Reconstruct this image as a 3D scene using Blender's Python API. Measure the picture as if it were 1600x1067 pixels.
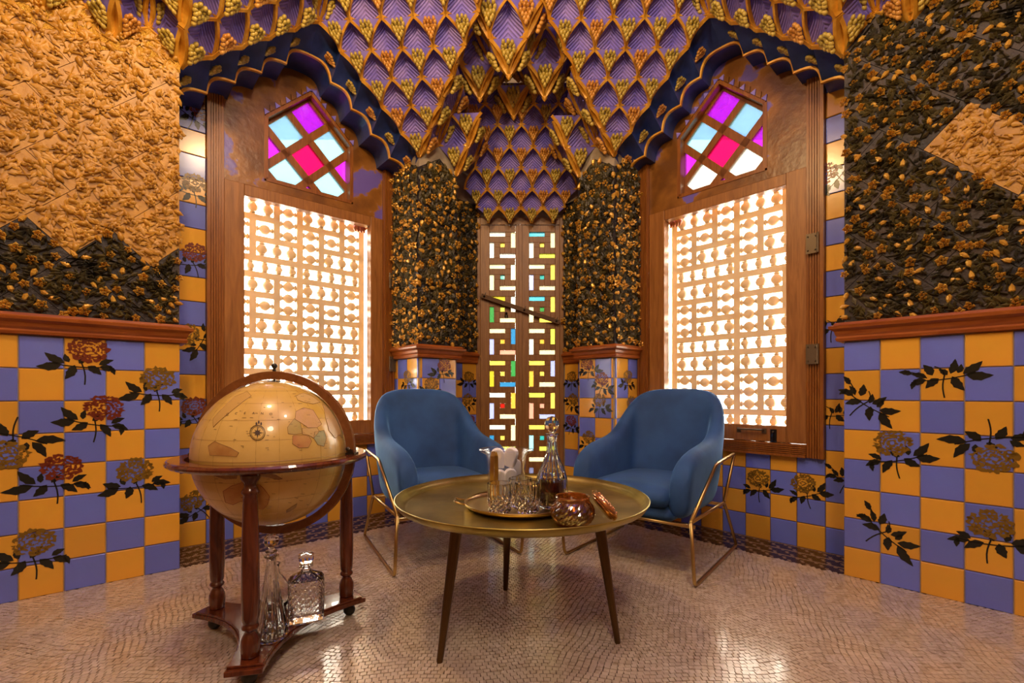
import bpy, bmesh, math, random
from mathutils import Vector, Matrix
random.seed(7)
for _o in list(bpy.data.objects): bpy.data.objects.remove(_o)
S = bpy.context.scene
COL = S.collection
PI = math.pi
# ------------------------------------------------------------------ camera
EYE = 0.872
cam_data = bpy.data.cameras.new('camera'); cam = bpy.data.objects.new('camera', cam_data); COL.objects.link(cam)
cam.location = (0, 0, EYE); cam.rotation_euler = (PI / 2, 0, 0)
cam_data.sensor_width = 36; cam_data.lens = 737 / 1600 * 36
cam_data.shift_y = (615 - 533.5) / 1600
cam_data.clip_start = 0.01
S.camera = cam
# ------------------------------------------------------------------ world: bright hazy daylight sky
W = bpy.data.worlds.new('daylight'); S.world = W; W.use_nodes = True
bg = W.node_tree.nodes['Background']
bg.inputs[0].default_value = (1.0, 0.93, 0.80, 1); bg.inputs[1].default_value = 26.0
# ------------------------------------------------------------------ warm lamps of the room (a hanging lantern above the frame), plus an unseen fill light added behind
def lamp(name, loc, power, color, radius):
    L = bpy.data.lights.new(name, 'POINT'); L.energy = power; L.color = color; L.shadow_soft_size = radius
    o = bpy.data.objects.new(name, L); COL.objects.link(o); o.location = loc; return o
lamp('lantern_bulb', (-0.85, 1.15, 3.25), 74, (1.0, 0.64, 0.28), 0.10)
lamp('ceiling_bulb', (0.45, 0.75, 3.45), 50, (1.0, 0.72, 0.42), 0.10)
lamp('rear_fill', (0.1, -0.9, 3.1), 76, (1.0, 0.78, 0.54), 0.25)  # added fill, brightens table, chairs and floor from behind the camera
# ------------------------------------------------------------------ colour management
S.view_settings.view_transform = 'Standard'; S.view_settings.look = 'None'
S.view_settings.gamma = 1; S.view_settings.use_curve_mapping = False
S.view_settings.exposure = 0.42
S.cycles.max_bounces = 10; S.cycles.transmission_bounces = 10; S.cycles.transparent_max_bounces = 12
S.cycles.glossy_bounces = 4; S.cycles.diffuse_bounces = 4
S.cycles.caustics_reflective = False; S.cycles.caustics_refractive = False
S.cycles.sample_clamp_indirect = 6
S.cycles.use_denoising = True

# ================================================================== helpers
MATS = {}
def mat(name, color, rough=0.5, metal=0.0, **k):
    m = bpy.data.materials.new(name); m.use_nodes = True
    nt = m.node_tree; b = nt.nodes['Principled BSDF']
    b.inputs['Base Color'].default_value = (*color, 1); b.inputs['Roughness'].default_value = rough
    b.inputs['Metallic'].default_value = metal
    for kk, v in k.items():
        key = kk.replace('_', ' ')
        if key in b.inputs: b.inputs[key].default_value = v
    MATS[name] = m; return m
def N(m, t, **k):
    n = m.node_tree.nodes.new(t)
    for a, v in k.items(): setattr(n, a, v)
    return n
def LK(m, a, b): m.node_tree.links.new(a, b)
def B(m): return m.node_tree.nodes['Principled BSDF']
def noise_mix(m, c1, c2, scale=5.0, detail=4, coord='Object', lo=.35, hi=.65, stretch=None, dist=0.0):
    tc = N(m, 'ShaderNodeTexCoord'); n = N(m, 'ShaderNodeTexNoise'); n.inputs['Scale'].default_value = scale; n.inputs['Detail'].default_value = detail
    n.inputs['Distortion'].default_value = dist
    src = tc.outputs[coord]
    if stretch:
        mp = N(m, 'ShaderNodeMapping'); mp.inputs['Scale'].default_value = stretch; LK(m, src, mp.inputs[0]); src = mp.outputs[0]
    LK(m, src, n.inputs['Vector'])
    r = N(m, 'ShaderNodeValToRGB'); r.color_ramp.elements[0].position = lo; r.color_ramp.elements[1].position = hi
    r.color_ramp.elements[0].color = (*c1, 1); r.color_ramp.elements[1].color = (*c2, 1)
    LK(m, n.outputs['Fac'], r.inputs[0]); LK(m, r.outputs[0], B(m).inputs['Base Color'])
    return r, n, src
def bump(m, scale, strength, dist=0.01, coord='Object', detail=4, src=None):
    bp = N(m, 'ShaderNodeBump'); bp.inputs['Strength'].default_value = strength; bp.inputs['Distance'].default_value = dist
    if src is None:
        tc = N(m, 'ShaderNodeTexCoord'); n = N(m, 'ShaderNodeTexNoise'); n.inputs['Scale'].default_value = scale; n.inputs['Detail'].default_value = detail
        LK(m, tc.outputs[coord], n.inputs['Vector']); src = n.outputs['Fac']
    LK(m, src, bp.inputs['Height']); LK(m, bp.outputs[0], B(m).inputs['Normal']); return bp
def rand_tint(m, color, amt=0.18):
    oi = N(m, 'ShaderNodeObjectInfo'); hs = N(m, 'ShaderNodeHueSaturation'); hs.inputs['Color'].default_value = (*color, 1)
    mr = N(m, 'ShaderNodeMapRange'); mr.inputs['To Min'].default_value = 1 - amt; mr.inputs['To Max'].default_value = 1 + amt
    LK(m, oi.outputs['Random'], mr.inputs['Value']); LK(m, mr.outputs[0], hs.inputs['Value'])
    return hs
def clear_mat(name, tint, gloss=0.08, rough=0.05, translucent=0.0):
    """thin flat pane: lets tinted light through, with a little mirror reflection"""
    m = bpy.data.materials.new(name); m.use_nodes = True; nt = m.node_tree
    for n in list(nt.nodes):
        if n.type != 'OUTPUT_MATERIAL': nt.nodes.remove(n)
    out = nt.nodes['Material Output']
    t = N(m, 'ShaderNodeBsdfTransparent'); t.inputs[0].default_value = (*tint, 1)
    g = N(m, 'ShaderNodeBsdfGlossy'); g.inputs['Roughness'].default_value = rough
    mx = N(m, 'ShaderNodeMixShader'); mx.inputs[0].default_value = gloss
    if translucent:
        tl = N(m, 'ShaderNodeBsdfTranslucent'); tl.inputs[0].default_value = (*tint, 1)
        m2 = N(m, 'ShaderNodeMixShader'); m2.inputs[0].default_value = translucent
        LK(m, t.outputs[0], m2.inputs[1]); LK(m, tl.outputs[0], m2.inputs[2]); LK(m, m2.outputs[0], mx.inputs[1])
    else: LK(m, t.outputs[0], mx.inputs[1])
    LK(m, g.outputs[0], mx.inputs[2]); LK(m, mx.outputs[0], out.inputs[0])
    MATS[name] = m; return m

class MB:
    def __init__(s): s.v = []; s.f = []; s.mi = []; s.uv = {}; s.cur = 0
    def add(s, vs, fs):
        o = len(s.v); s.v += [Vector(p) for p in vs]
        for f in fs: s.f.append([o + i for i in f]); s.mi.append(s.cur)
        return o
    def hexa(s, p):  # 8 points: bottom 4, top 4
        s.add(p, [(0, 3, 2, 1), (4, 5, 6, 7), (0, 1, 5, 4), (1, 2, 6, 5), (2, 3, 7, 6), (3, 0, 4, 7)])
    def box(s, x0, x1, y0, y1, z0, z1, fn=None):
        p = [(x0, y0, z0), (x1, y0, z0), (x1, y1, z0), (x0, y1, z0), (x0, y0, z1), (x1, y0, z1), (x1, y1, z1), (x0, y1, z1)]
        s.hexa([fn(*q) for q in p] if fn else p)
    def prism(s, poly, a, b, fn):  # poly in (x,z), extruded in y from a to b, through fn(x,y,z)
        n = len(poly)
        vs = [fn(x, a, z) for x, z in poly] + [fn(x, b, z) for x, z in poly]
        s.add(vs, [list(range(n))[::-1], list(range(n, 2 * n))] + [(i, (i + 1) % n, n + (i + 1) % n, n + i) for i in range(n)])
    def tube(s, pts, r, seg=8, cap=True, closed=False):
        pts = [Vector(p) for p in pts]; n = len(pts); rs = r if isinstance(r, (list, tuple)) else [r] * n
        rings = []; up = None
        for i, p in enumerate(pts):
            if closed: t = pts[(i + 1) % n] - pts[i - 1]
            else: t = pts[min(i + 1, n - 1)] - pts[max(i - 1, 0)]
            t.normalize()
            if up is None:
                up = Vector((0, 0, 1)) if abs(t.z) < .9 else Vector((1, 0, 0))
            a = up - t * up.dot(t)
            if a.length < 1e-4: a = t.orthogonal()
            a.normalize(); b = t.cross(a); up = a
            rings.append([p + (a * math.cos(2 * PI * k / seg) + b * math.sin(2 * PI * k / seg)) * rs[i] for k in range(seg)])
        vs = [q for rg in rings for q in rg]; fs = []
        for i in range(n if closed else n - 1):
            j = (i + 1) % n
            for k in range(seg):
                k2 = (k + 1) % seg
                fs.append((i * seg + k, i * seg + k2, j * seg + k2, j * seg + k))
        if cap and not closed: fs += [list(range(seg))[::-1], [(n - 1) * seg + k for k in range(seg)]]
        s.add(vs, fs)
    def lathe(s, prof, seg=24, c=(0, 0, 0), rmod=None, axis='z', cap=True):
        vs = []; fs = []; n = len(prof); c = Vector(c)
        for i, (r, z) in enumerate(prof):
            for k in range(seg):
                a = 2 * PI * k / seg; rr = r * (rmod(a, z, i) if rmod else 1)
                p = Vector((rr * math.cos(a), rr * math.sin(a), z))
                if axis == 'x': p = Vector((p.z, p.x, p.y))
                elif axis == 'y': p = Vector((p.x, p.z, p.y))
                vs.append(c + p)
        for i in range(n - 1):
            for k in range(seg):
                k2 = (k + 1) % seg; fs.append((i * seg + k, i * seg + k2, (i + 1) * seg + k2, (i + 1) * seg + k))
        if cap:
            if prof[0][0] > 1e-5: fs.append(list(range(seg))[::-1])
            if prof[-1][0] > 1e-5: fs.append([(n - 1) * seg + k for k in range(seg)])
        s.add(vs, fs)
    def sphere(s, c, r, seg=10, rings=6, sc=(1, 1, 1), rot=None):
        vs = [];
        for i in range(rings + 1):
            th = PI * i / rings
            for k in range(seg):
                a = 2 * PI * k / seg
                p = Vector((math.sin(th) * math.cos(a) * sc[0], math.sin(th) * math.sin(a) * sc[1], math.cos(th) * sc[2])) * r
                if rot: p = rot @ p
                vs.append(Vector(c) + p)
        fs = [(i * seg + k, (i + 1) * seg + k, (i + 1) * seg + (k + 1) % seg, i * seg + (k + 1) % seg) for i in range(rings) for k in range(seg)]
        s.add(vs, fs)
    def grid(s, fn, nu, nv, flip=False):
        vs = [fn(i / nu, j / nv) for j in range(nv + 1) for i in range(nu + 1)]
        fs = []
        for j in range(nv):
            for i in range(nu):
                a = j * (nu + 1) + i; q = (a, a + 1, a + nu + 2, a + nu + 1); fs.append(q[::-1] if flip else q)
        o = s.add(vs, fs)
        for j in range(nv + 1):
            for i in range(nu + 1): s.uv[o + j * (nu + 1) + i] = (i / nu, j / nv)
    def mesh(s, name, mats, smooth=False, recalc=True, merge=0.0, uv=False):
        me = bpy.data.meshes.new(name); me.from_pydata([tuple(p) for p in s.v], [], s.f)
        for m in (mats if isinstance(mats, (list, tuple)) else [mats]): me.materials.append(m)
        me.polygons.foreach_set('material_index', s.mi)
        if smooth: me.polygons.foreach_set('use_smooth', [True] * len(me.polygons))
        if uv:
            lay = me.uv_layers.new(name='map')
            for lp in me.loops: lay.data[lp.index].uv = s.uv.get(lp.vertex_index, (0, 0))
        if recalc or merge:
            bm = bmesh.new(); bm.from_mesh(me)
            if merge: bmesh.ops.remove_doubles(bm, verts=bm.verts, dist=merge)
            if recalc: bmesh.ops.recalc_face_normals(bm, faces=bm.faces)
            bm.to_mesh(me); bm.free()
        me.update(); return me
    def build(s, name, mats, parent=None, smooth=False, recalc=True, merge=0.0, uv=False):
        return link(name, s.mesh(name, mats, smooth, recalc, merge, uv), parent)
def link(name, me, parent=None, mw=None):
    o = bpy.data.objects.new(name, me); COL.objects.link(o)
    if parent: o.parent = parent
    if mw is not None: o.matrix_local = mw
    return o
def tag(o, label=None, cat=None, group=None, kind=None):
    if label: o['label'] = label
    if cat: o['category'] = cat
    if group: o['group'] = group
    if kind: o['kind'] = kind
    return o
def empty(name, loc=(0, 0, 0), rz=0.0):
    o = bpy.data.objects.new(name, None); COL.objects.link(o); o.location = loc; o.rotation_euler = (0, 0, rz); o.empty_display_size = .05
    return o
def subsurf(o, lv=2):
    m = o.modifiers.new('smooth', 'SUBSURF'); m.levels = lv; m.render_levels = lv; return o
def bevel(o, w, seg=2):
    m = o.modifiers.new('bevel', 'BEVEL'); m.width = w; m.segments = seg; m.limit_method = 'ANGLE'; m.angle_limit = math.radians(35); return o

# ================================================================== plan of the room
class Side:
    def __init__(s, O, ang, sgn, rec, pier, frame, glaz, name):
        a = math.radians(ang); s.name = name; s.sgn = sgn
        s.O = Vector((O[0], O[1], 0)); s.u = Vector((sgn * math.cos(a), math.sin(a), 0)); s.n = Vector((sgn * math.sin(a), -math.cos(a), 0))
        s.rec = rec; s.pier = pier; s.frame = frame; s.glaz = glaz; s.ang = ang
    def P(s, d, e, z): return s.O + s.u * d + s.n * e + Vector((0, 0, z))
    def basis(s, d, e, z):  # object matrix: x along wall, y out of the wall, z up (right-handed)
        x = -s.u * s.sgn
        return Matrix.Translation(s.P(d, e, z)) @ Matrix(((x.x, s.n.x, 0, 0), (x.y, s.n.y, 0, 0), (0, 0, 1, 0), (0, 0, 0, 1)))
SL = Side((-1.658, 2.355), 41.0, 1, .377, (1.3515, 1.658), (.163, 1.336), (.360, 1.167), 'left')
SR = Side((1.599, 2.272), 47.0, -1, .310, (1.316, 1.622), (.149, 1.303), (.343, 1.110), 'right')
T = 0.14
DADO = 8 * T
ZTOP = 4.1
# ================================================================== materials
def wood(name, c1, c2, rough=.35, stretch=(2, 2, 14), scale=3, bs=.15):
    m = mat(name, c1, rough); r, n, src = noise_mix(m, c1, c2, scale, 6, lo=.3, hi=.7, stretch=stretch, dist=1.2)
    bump(m, 0, bs, .003, src=n.outputs['Fac']); return m
M_frame = wood('window_wood', (.20, .062, .010), (.34, .125, .022), .32, (14, 14, 1.2), 4)
M_sash = wood('sash_wood', (.24, .095, .02), (.40, .17, .04), .38, (12, 12, 1.0), 4)
M_trim = wood('dado_wood', (.24, .055, .008), (.40, .12, .02), .3, (1.5, 1.5, 16), 3)
M_door = wood('door_wood', (.20, .085, .02), (.33, .16, .045), .42, (14, 14, 1.2), 4)
M_mahog = wood('mahogany', (.070, .014, .004), (.16, .036, .010), .18, (10, 10, 1.5), 4, .04)
B(M_mahog).inputs['Coat Weight'].default_value = .6
M_walnut = wood('meridian_wood', (.15, .055, .015), (.25, .10, .03), .25, (6, 6, 6), 4, .05)
M_plaster = mat('plaster', (.40, .33, .24), .85); noise_mix(M_plaster, (.34, .28, .20), (.46, .39, .29), 12); bump(M_plaster, 60, .25, .004)
M_grout = mat('grout', (.16, .10, .055), .9)
def tilemat(name, c):
    m = mat(name, c, .2); h = rand_tint(m, c, .10)
    tc = N(m, 'ShaderNodeTexCoord'); n = N(m, 'ShaderNodeTexNoise'); n.inputs['Scale'].default_value = 9; LK(m, tc.outputs['Object'], n.inputs['Vector'])
    mx = N(m, 'ShaderNodeMix', data_type='RGBA', blend_type='MULTIPLY'); mx.inputs[0].default_value = .35
    LK(m, h.outputs[0], mx.inputs[6]); LK(m, n.outputs['Color'], mx.inputs[7]); mx2 = N(m, 'ShaderNodeMix', data_type='RGBA'); mx2.inputs[0].default_value = .6
    LK(m, mx.outputs[2], mx2.inputs[6]); LK(m, h.outputs[0], mx2.inputs[7]); LK(m, mx2.outputs[2], B(m).inputs['Base Color'])
    bump(m, 14, .10, .004); B(m).inputs['Coat Weight'].default_value = .4; B(m).inputs['Coat Roughness'].default_value = .16; return m
M_ty = tilemat('yellow_glaze', (.83, .43, .045)); M_tb = tilemat('blue_glaze', (.16, .22, .80))
M_leafp = mat('leaf_paint', (.012, .014, .010), .25); M_stemp = mat('stem_paint', (.015, .012, .010), .25)
M_roseg = mat('gold_rose_paint', (.20, .115, .012), .28); M_roser = mat('red_rose_paint', (.17, .028, .010), .28)
# papier-mache reliefs
M_rgold = mat('relief_gold', (.60, .36, .085), .42); noise_mix(M_rgold, (.42, .205, .020), (.60, .32, .042), 14); bump(M_rgold, 70, .35, .004)
M_rdark = mat('relief_dark', (.035, .030, .034), .5); noise_mix(M_rdark, (.006, .006, .014), (.030, .022, .020), 10); bump(M_rdark, 70, .6, .006)
M_rbrown = mat('relief_brown', (.09, .06, .04), .55); noise_mix(M_rbrown, (.010, .009, .010), (.055, .034, .020), 9); bump(M_rbrown, 70, .6, .006)
M_bloom = mat('bloom_gold', (.66, .36, .04), .32, .25); noise_mix(M_bloom, (.55, .27, .025), (.80, .48, .08), 18)
M_leafd = mat('leaf_dark', (.055, .05, .02), .45); noise_mix(M_leafd, (.022, .021, .014), (.095, .075, .018), 12)
M_crust = mat('gold_crust', (.72, .42, .06), .3, .35); bump(M_crust, 160, .9, .012, detail=2)
# vault
def vault_mat(name, c1, c2, herring=True):
    m = mat(name, c1, .38); r, n, src = noise_mix(m, c1, c2, 10, 4)
    if herring:
        uv = N(m, 'ShaderNodeUVMap'); uv.uv_map = 'map'; sp = N(m, 'ShaderNodeSeparateXYZ'); LK(m, uv.outputs[0], sp.inputs[0])
        a = N(m, 'ShaderNodeMath', operation='SUBTRACT'); a.inputs[1].default_value = .5; LK(m, sp.outputs[0], a.inputs[0])
        b = N(m, 'ShaderNodeMath', operation='ABSOLUTE'); LK(m, a.outputs[0], b.inputs[0])
        c = N(m, 'ShaderNodeMath', operation='MULTIPLY_ADD'); c.inputs[1].default_value = 1.1; LK(m, b.outputs[0], c.inputs[0]); LK(m, sp.outputs[1], c.inputs[2])
        d = N(m, 'ShaderNodeMath', operation='MULTIPLY'); d.inputs[1].default_value = 44; LK(m, c.outputs[0], d.inputs[0])
        e = N(m, 'ShaderNodeMath', operation='SINE'); LK(m, d.outputs[0], e.inputs[0])
        bump(m, 0, .7, .006, src=e.outputs[0])
        mr = N(m, 'ShaderNodeMapRange'); mr.inputs['From Min'].default_value = -1; mr.inputs['From Max'].default_value = -.3; mr.inputs['To Min'].default_value = .62; LK(m, e.outputs[0], mr.inputs['Value'])
        mx = N(m, 'ShaderNodeMix', data_type='RGBA', blend_type='MULTIPLY'); mx.inputs[0].default_value = 1.0
        LK(m, r.outputs[0], mx.inputs[6]); LK(m, mr.outputs[0], mx.inputs[7]); LK(m, mx.outputs[2], B(m).inputs['Base Color'])
    return m
M_vcell = vault_mat('vault_leaf_blue', (.21, .17, .80), (.38, .29, .90))
M_vspan = vault_mat('vault_plain_blue', (.19, .16, .78), (.32, .26, .86), False); bump(M_vspan, 40, .3, .004)
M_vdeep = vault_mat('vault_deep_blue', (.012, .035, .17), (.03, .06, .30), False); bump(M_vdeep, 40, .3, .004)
M_vgold = mat('vault_gilding', (.72, .36, .03), .38, .15); noise_mix(M_vgold, (.58, .25, .015), (.80, .45, .06), 16); bump(M_vgold, 40, .3, .004)
M_date1 = mat('date_yellow', (.48, .36, .05), .35); noise_mix(M_date1, (.34, .25, .03), (.58, .44, .09), 20)
M_date2 = mat('date_orange', (.58, .26, .03), .35); noise_mix(M_date2, (.42, .16, .015), (.66, .34, .07), 20)
# painted panel around the stained glass: ochre over violet, flaking
M_panel = mat('flaking_ochre', (.42, .19, .03), .3)
r_, n_, s_ = noise_mix(M_panel, (.30, .125, .02), (.16, .12, .50), 4.2, 12, lo=.56, hi=.60, dist=.15)
e_ = r_.color_ramp.elements.new(.42); e_.color = (.16, .062, .011, 1)
e_ = r_.color_ramp.elements.new(.57); e_.color = (.33, .15, .028, 1)
bump(M_panel, 30, .4, .004)
M_dark = mat('dark_metal', (.05, .045, .04), .35, .9)
M_hinge = mat('hinge_metal', (.16, .12, .07), .45, .7)
M_lattice = mat('lattice_paint', (.86, .72, .52), .5)
_b = B(M_lattice); _o = [n for n in M_lattice.node_tree.nodes if n.type == 'OUTPUT_MATERIAL'][0]
_tl = N(M_lattice, 'ShaderNodeBsdfTranslucent'); _tl.inputs[0].default_value = (1.0, .84, .60, 1)
_mx = N(M_lattice, 'ShaderNodeMixShader'); _mx.inputs[0].default_value = .15
LK(M_lattice, _b.outputs[0], _mx.inputs[1]); LK(M_lattice, _tl.outputs[0], _mx.inputs[2]); LK(M_lattice, _mx.outputs[0], _o.inputs[0])
M_window = clear_mat('window_glass', (.97, .97, .95), .05, .02)
def stain(c):   # tint of one face of a pane whose two faces together give colour c against the bright sky
    lin = [(v / 255 / 12.92) if v < 11 else ((v / 255 + .055) / 1.055) ** 2.4 for v in c]
    return tuple(min(.97, math.sqrt(max(v, .0002) * 1.25 / 14.5)) for v in lin)
STAIN = {k: clear_mat('stained_' + k, stain(c), .05, .08, .3) for k, c in dict(
    white=(255, 255, 240), cream=(255, 242, 190), yellow=(255, 220, 95), olive=(205, 190, 50), lime=(235, 240, 90), green=(60, 150, 75), teal=(50, 170, 165),
    cyan=(80, 190, 215), sky=(165, 232, 248), blue=(50, 135, 190), lavender=(175, 185, 245), pink=(250, 165, 140), orange=(250, 185, 70), red=(190, 30, 20),
    ruby=(232, 12, 92), violet=(205, 40, 222)).items()}
# floor
M_tess = mat('marble_tessera', (.50, .40, .31), .2); h_ = None
tc_ = N(M_tess, 'ShaderNodeTexCoord'); vr_ = N(M_tess, 'ShaderNodeTexVoronoi'); vr_.inputs['Scale'].default_value = 46; LK(M_tess, tc_.outputs['Object'], vr_.inputs['Vector'])
n2_ = N(M_tess, 'ShaderNodeTexNoise'); n2_.inputs['Scale'].default_value = 1.4; LK(M_tess, tc_.outputs['Object'], n2_.inputs['Vector'])
rp_ = N(M_tess, 'ShaderNodeValToRGB'); rp_.color_ramp.elements[0].color = (.50, .40, .28, 1); rp_.color_ramp.elements[1].color = (.74, .64, .50, 1)
LK(M_tess, vr_.outputs['Color'], rp_.inputs[0]); LK(M_tess, rp_.outputs[0], B(M_tess).inputs['Base Color'])
B(M_tess).inputs['Coat Weight'].default_value = .6; B(M_tess).inputs['Coat Roughness'].default_value = .12
M_tessd = mat('dark_tessera', (.055, .03, .022), .25); M_tessm = mat('brown_tessera', (.28, .19, .13), .25)
M_bed = mat('floor_mortar', (.15, .10, .07), .6)
# furniture
M_brass = mat('brushed_brass', (.52, .36, .13), .28, 1.0)
M_brassd = mat('aged_brass', (.5, .36, .1), .36, 1.0); noise_mix(M_brassd, (.34, .27, .06), (.66, .56, .17), 6, 6); bump(M_brassd, 30, .25, .004)
M_leg = mat('bronze_leg', (.13, .075, .028), .35, .85)
M_velvet = mat('blue_velvet', (.02, .08, .25), .75, 0, Sheen_Weight=1.0, Sheen_Roughness=.35)
B(M_velvet).inputs['Sheen Tint'].default_value = (.22, .48, .85, 1); noise_mix(M_velvet, (.012, .060, .19), (.026, .105, .31), 5, 3); bump(M_velvet, 9, .10, .02)
M_glass = mat('clear_glass', (1, 1, 1), 0.0, 0, IOR=1.47); B(M_glass).inputs['Transmission Weight'].default_value = 1
def thin_glass(name, tint, rough=.02, base=.04, edge=.55, milky=0.0):
    m = clear_mat(name, tint, .1, rough, milky); f = N(m, 'ShaderNodeLayerWeight'); f.inputs['Blend'].default_value = .5
    p = N(m, 'ShaderNodeMath', operation='POWER'); p.inputs[1].default_value = 3.0; LK(m, f.outputs['Facing'], p.inputs[0])
    a = N(m, 'ShaderNodeMath', operation='MULTIPLY_ADD', use_clamp=True); a.inputs[1].default_value = edge; a.inputs[2].default_value = base; LK(m, p.outputs[0], a.inputs[0])
    mx = [n for n in m.node_tree.nodes if n.type == 'MIX_SHADER' and n.inputs[2].links and n.inputs[2].links[0].from_node.type == 'BSDF_GLOSSY'][0]; LK(m, a.outputs[0], mx.inputs[0]); return m
M_thin = thin_glass('bucket_glass', (.96, .97, .99), .02, .09, .6); M_amber = thin_glass('amber_lustre_glass', (.80, .42, .17), .08, .16, .5, .25)
M_crystal = thin_glass('cut_crystal', (.96, .97, 1.0), .04, .10, .7, .12)
M_liquor = thin_glass('whisky', (.26, .045, .008), .02, .03, .3, .12)
M_amber2 = mat('copper_lustre', (.62, .30, .13), .15, .85)
M_ice = mat('frosted_ice', (.92, .93, .96), .3); B(M_ice).inputs['Subsurface Weight'].default_value = .5; B(M_ice).inputs['Subsurface Radius'].default_value = (.02, .02, .02)
M_rubber = mat('caster_black', (.02, .02, .02), .4)

# ================================================================== structure: floor
CW = (SL.pier[0], SR.pier[0])
fl = MB(); fl.box(-4.6, 4.6, -2.2, 6.0, -.15, -.004)
floor = tag(fl.build('floor', M_bed), 'small beige marble mosaic floor with a dark border', None, None, 'structure')
def side_of(x, y):
    """(side, d, e) of the wall frame the floor point is closest to"""
    p = Vector((x, y, 0)); best = None
    for s in (SL, SR):
        q = p - s.O; d = q.dot(s.u); e = q.dot(s.n)
        if best is None or e < best[2]: best = (s, d, e)
    return best
# tesserae laid in wavy fan-like courses
def tess_poly(x, y, w, h, a):
    c, sn = math.cos(a), math.sin(a); j = lambda: random.uniform(-.0012, .0012)
    return [(x + c * px - sn * py + j(), y + sn * px + c * py + j()) for px, py in ((-w, -h), (w, -h), (w, h), (-w, h))]
def in_room(x, y):
    sl = Vector((x, y, 0)) - SL.O; sr = Vector((x, y, 0)) - SR.O
    eL, eR, dL, dR = sl.dot(SL.n), sr.dot(SR.n), sl.dot(SL.u), sr.dot(SR.u)
    if eL > 0 and eR > 0: return 'main'
    if eL <= 0 and -SL.rec < eL and 0 < dL < SL.pier[0] and eR > 0: return 'border'
    if eR <= 0 and -SR.rec < eR and 0 < dR < SR.pier[0] and eL > 0: return 'border'
    if eL > -.45 and eR > -.45 and y < 3.9 and abs(x - .06) < .46 and y > 3.2: return 'main'
    return None
plain = MB(); near = []
pitch = .0205
row = 0; y = 1.28
while y < 3.95:
    xw = 1.15 * y + .15
    x = -xw + (row % 2) * pitch * .5
    while x < xw:
        yy = y + .028 * math.sin(x * 6.0 + 1.3) + .014 * math.sin(x * 13.7) + random.uniform(-.001, .001)
        xx = x + .004 * math.sin(y * 31)
        r = in_room(xx, yy)
        if r == 'main':
            a = .168 * math.cos(x * 6.0 + 1.3) + .19 * math.cos(x * 13.7) + random.uniform(-.05, .05)
            w = pitch * random.uniform(.42, .47); h = pitch * .44 * random.uniform(.85, 1.05)
            near.append((yy, xx, a, w, h))
        x += pitch
    row += 1; y += pitch * .95
near.sort()
base = MB(); base.prism([(-.5, -.5), (.5, -.5), (.5, .5), (-.5, .5)], 0, 1, lambda a, b, c: Vector((a, c, b * .006 - .004)))
tess_me = base.mesh('tessera', M_tess)
cnt = 0
for (yy, xx, a, w, h) in near:
    if cnt < 290 and abs(xx) < 1.08 * yy and yy > 1.43:
        o = link('tessera', tess_me, floor, Matrix.Translation((xx, yy, 0)) @ Matrix.Rotation(a, 4, 'Z') @ Matrix.Diagonal((2 * w, 2 * h, 1, 1))); cnt += 1
    else:
        p = tess_poly(xx, yy, w, h, a); dz = random.uniform(-.0006, .0006)
        vs = [(q[0], q[1], .002 + dz) for q in p] + [(q[0], q[1], -.004) for q in p]
        plain.add(vs, [(0, 1, 2, 3), (0, 4, 5, 1), (1, 5, 6, 2), (2, 6, 7, 3), (3, 7, 4, 0)])
tag(plain.build('mosaic_field', M_tess, floor, recalc=False), None, None, None, 'stuff')
for s in (SL, SR):      # dark plaited border in the window recess
    bd = MB(); p2 = .017; dd = .0
    i = 0
    while dd < s.pier[0]:
        e = -s.rec + .004; j = 0
        while e < -.006:
            a = s.P(dd + .004 + .006 * ((j % 2)), e, 0); bd.cur = 1 if (i + j) % 5 == 0 or (j % 6 == 0) else 0
            q = [s.P(dd + .0012 + .0085 * (j % 2), e, 0), s.P(dd + p2 - .001 + .0085 * (j % 2), e + .004, 0), s.P(dd + p2 - .001 + .0085 * (j % 2), e + p2 * .8 + .004, 0), s.P(dd + .0012 + .0085 * (j % 2), e + p2 * .8, 0)]
            bd.add([(v.x, v.y, .002) for v in q] + [(v.x, v.y, -.004) for v in q], [(0, 1, 2, 3), (0, 4, 5, 1), (1, 5, 6, 2), (2, 6, 7, 3), (3, 7, 4, 0)])
            e += p2; j += 1
        dd += p2; i += 1
    tag(bd.build('mosaic_border', [M_tessd, M_tessm], floor, recalc=False), None, None, None, 'stuff')

# ================================================================== structure: walls
tile_me = {}
def tile_mesh(m):
    if m.name not in tile_me:
        b = MB(); g = .0016; h = T / 2 - g; i = h - .003
        vs = [(-h, 0, -h), (h, 0, -h), (h, 0, h), (-h, 0, h), (-h, .004, -h), (h, .004, -h), (h, .004, h), (-h, .004, h), (-i, .007, -i), (i, .007, -i), (i, .007, i), (-i, .007, i)]
        b.add(vs, [(0, 1, 5, 4), (1, 2, 6, 5), (2, 3, 7, 6), (3, 0, 4, 7), (4, 5, 9, 8), (5, 6, 10, 9), (6, 7, 11, 10), (7, 4, 8, 11), (8, 9, 10, 11)])
        tile_me[m.name] = b.mesh('tile', m)
    return tile_me[m.name]
class Face:
    """a vertical wall face: origin, direction along it, outward normal"""
    def __init__(s, o, x, n): s.o = Vector((o[0], o[1], 0)); s.x = x.normalized(); s.n = n.normalized()
    def P(s, d, e, z): return s.o + s.x * d + s.n * e + Vector((0, 0, z))
    def mw(s, d, e, z):
        x = s.x
        if x.cross(s.n).z < 0: x = -x
        n = s.n; return Matrix.Translation(s.P(d, e, z)) @ Matrix(((x.x, n.x, 0, 0), (x.y, n.y, 0, 0), (0, 0, 1, 0), (0, 0, 0, 1)))
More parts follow.
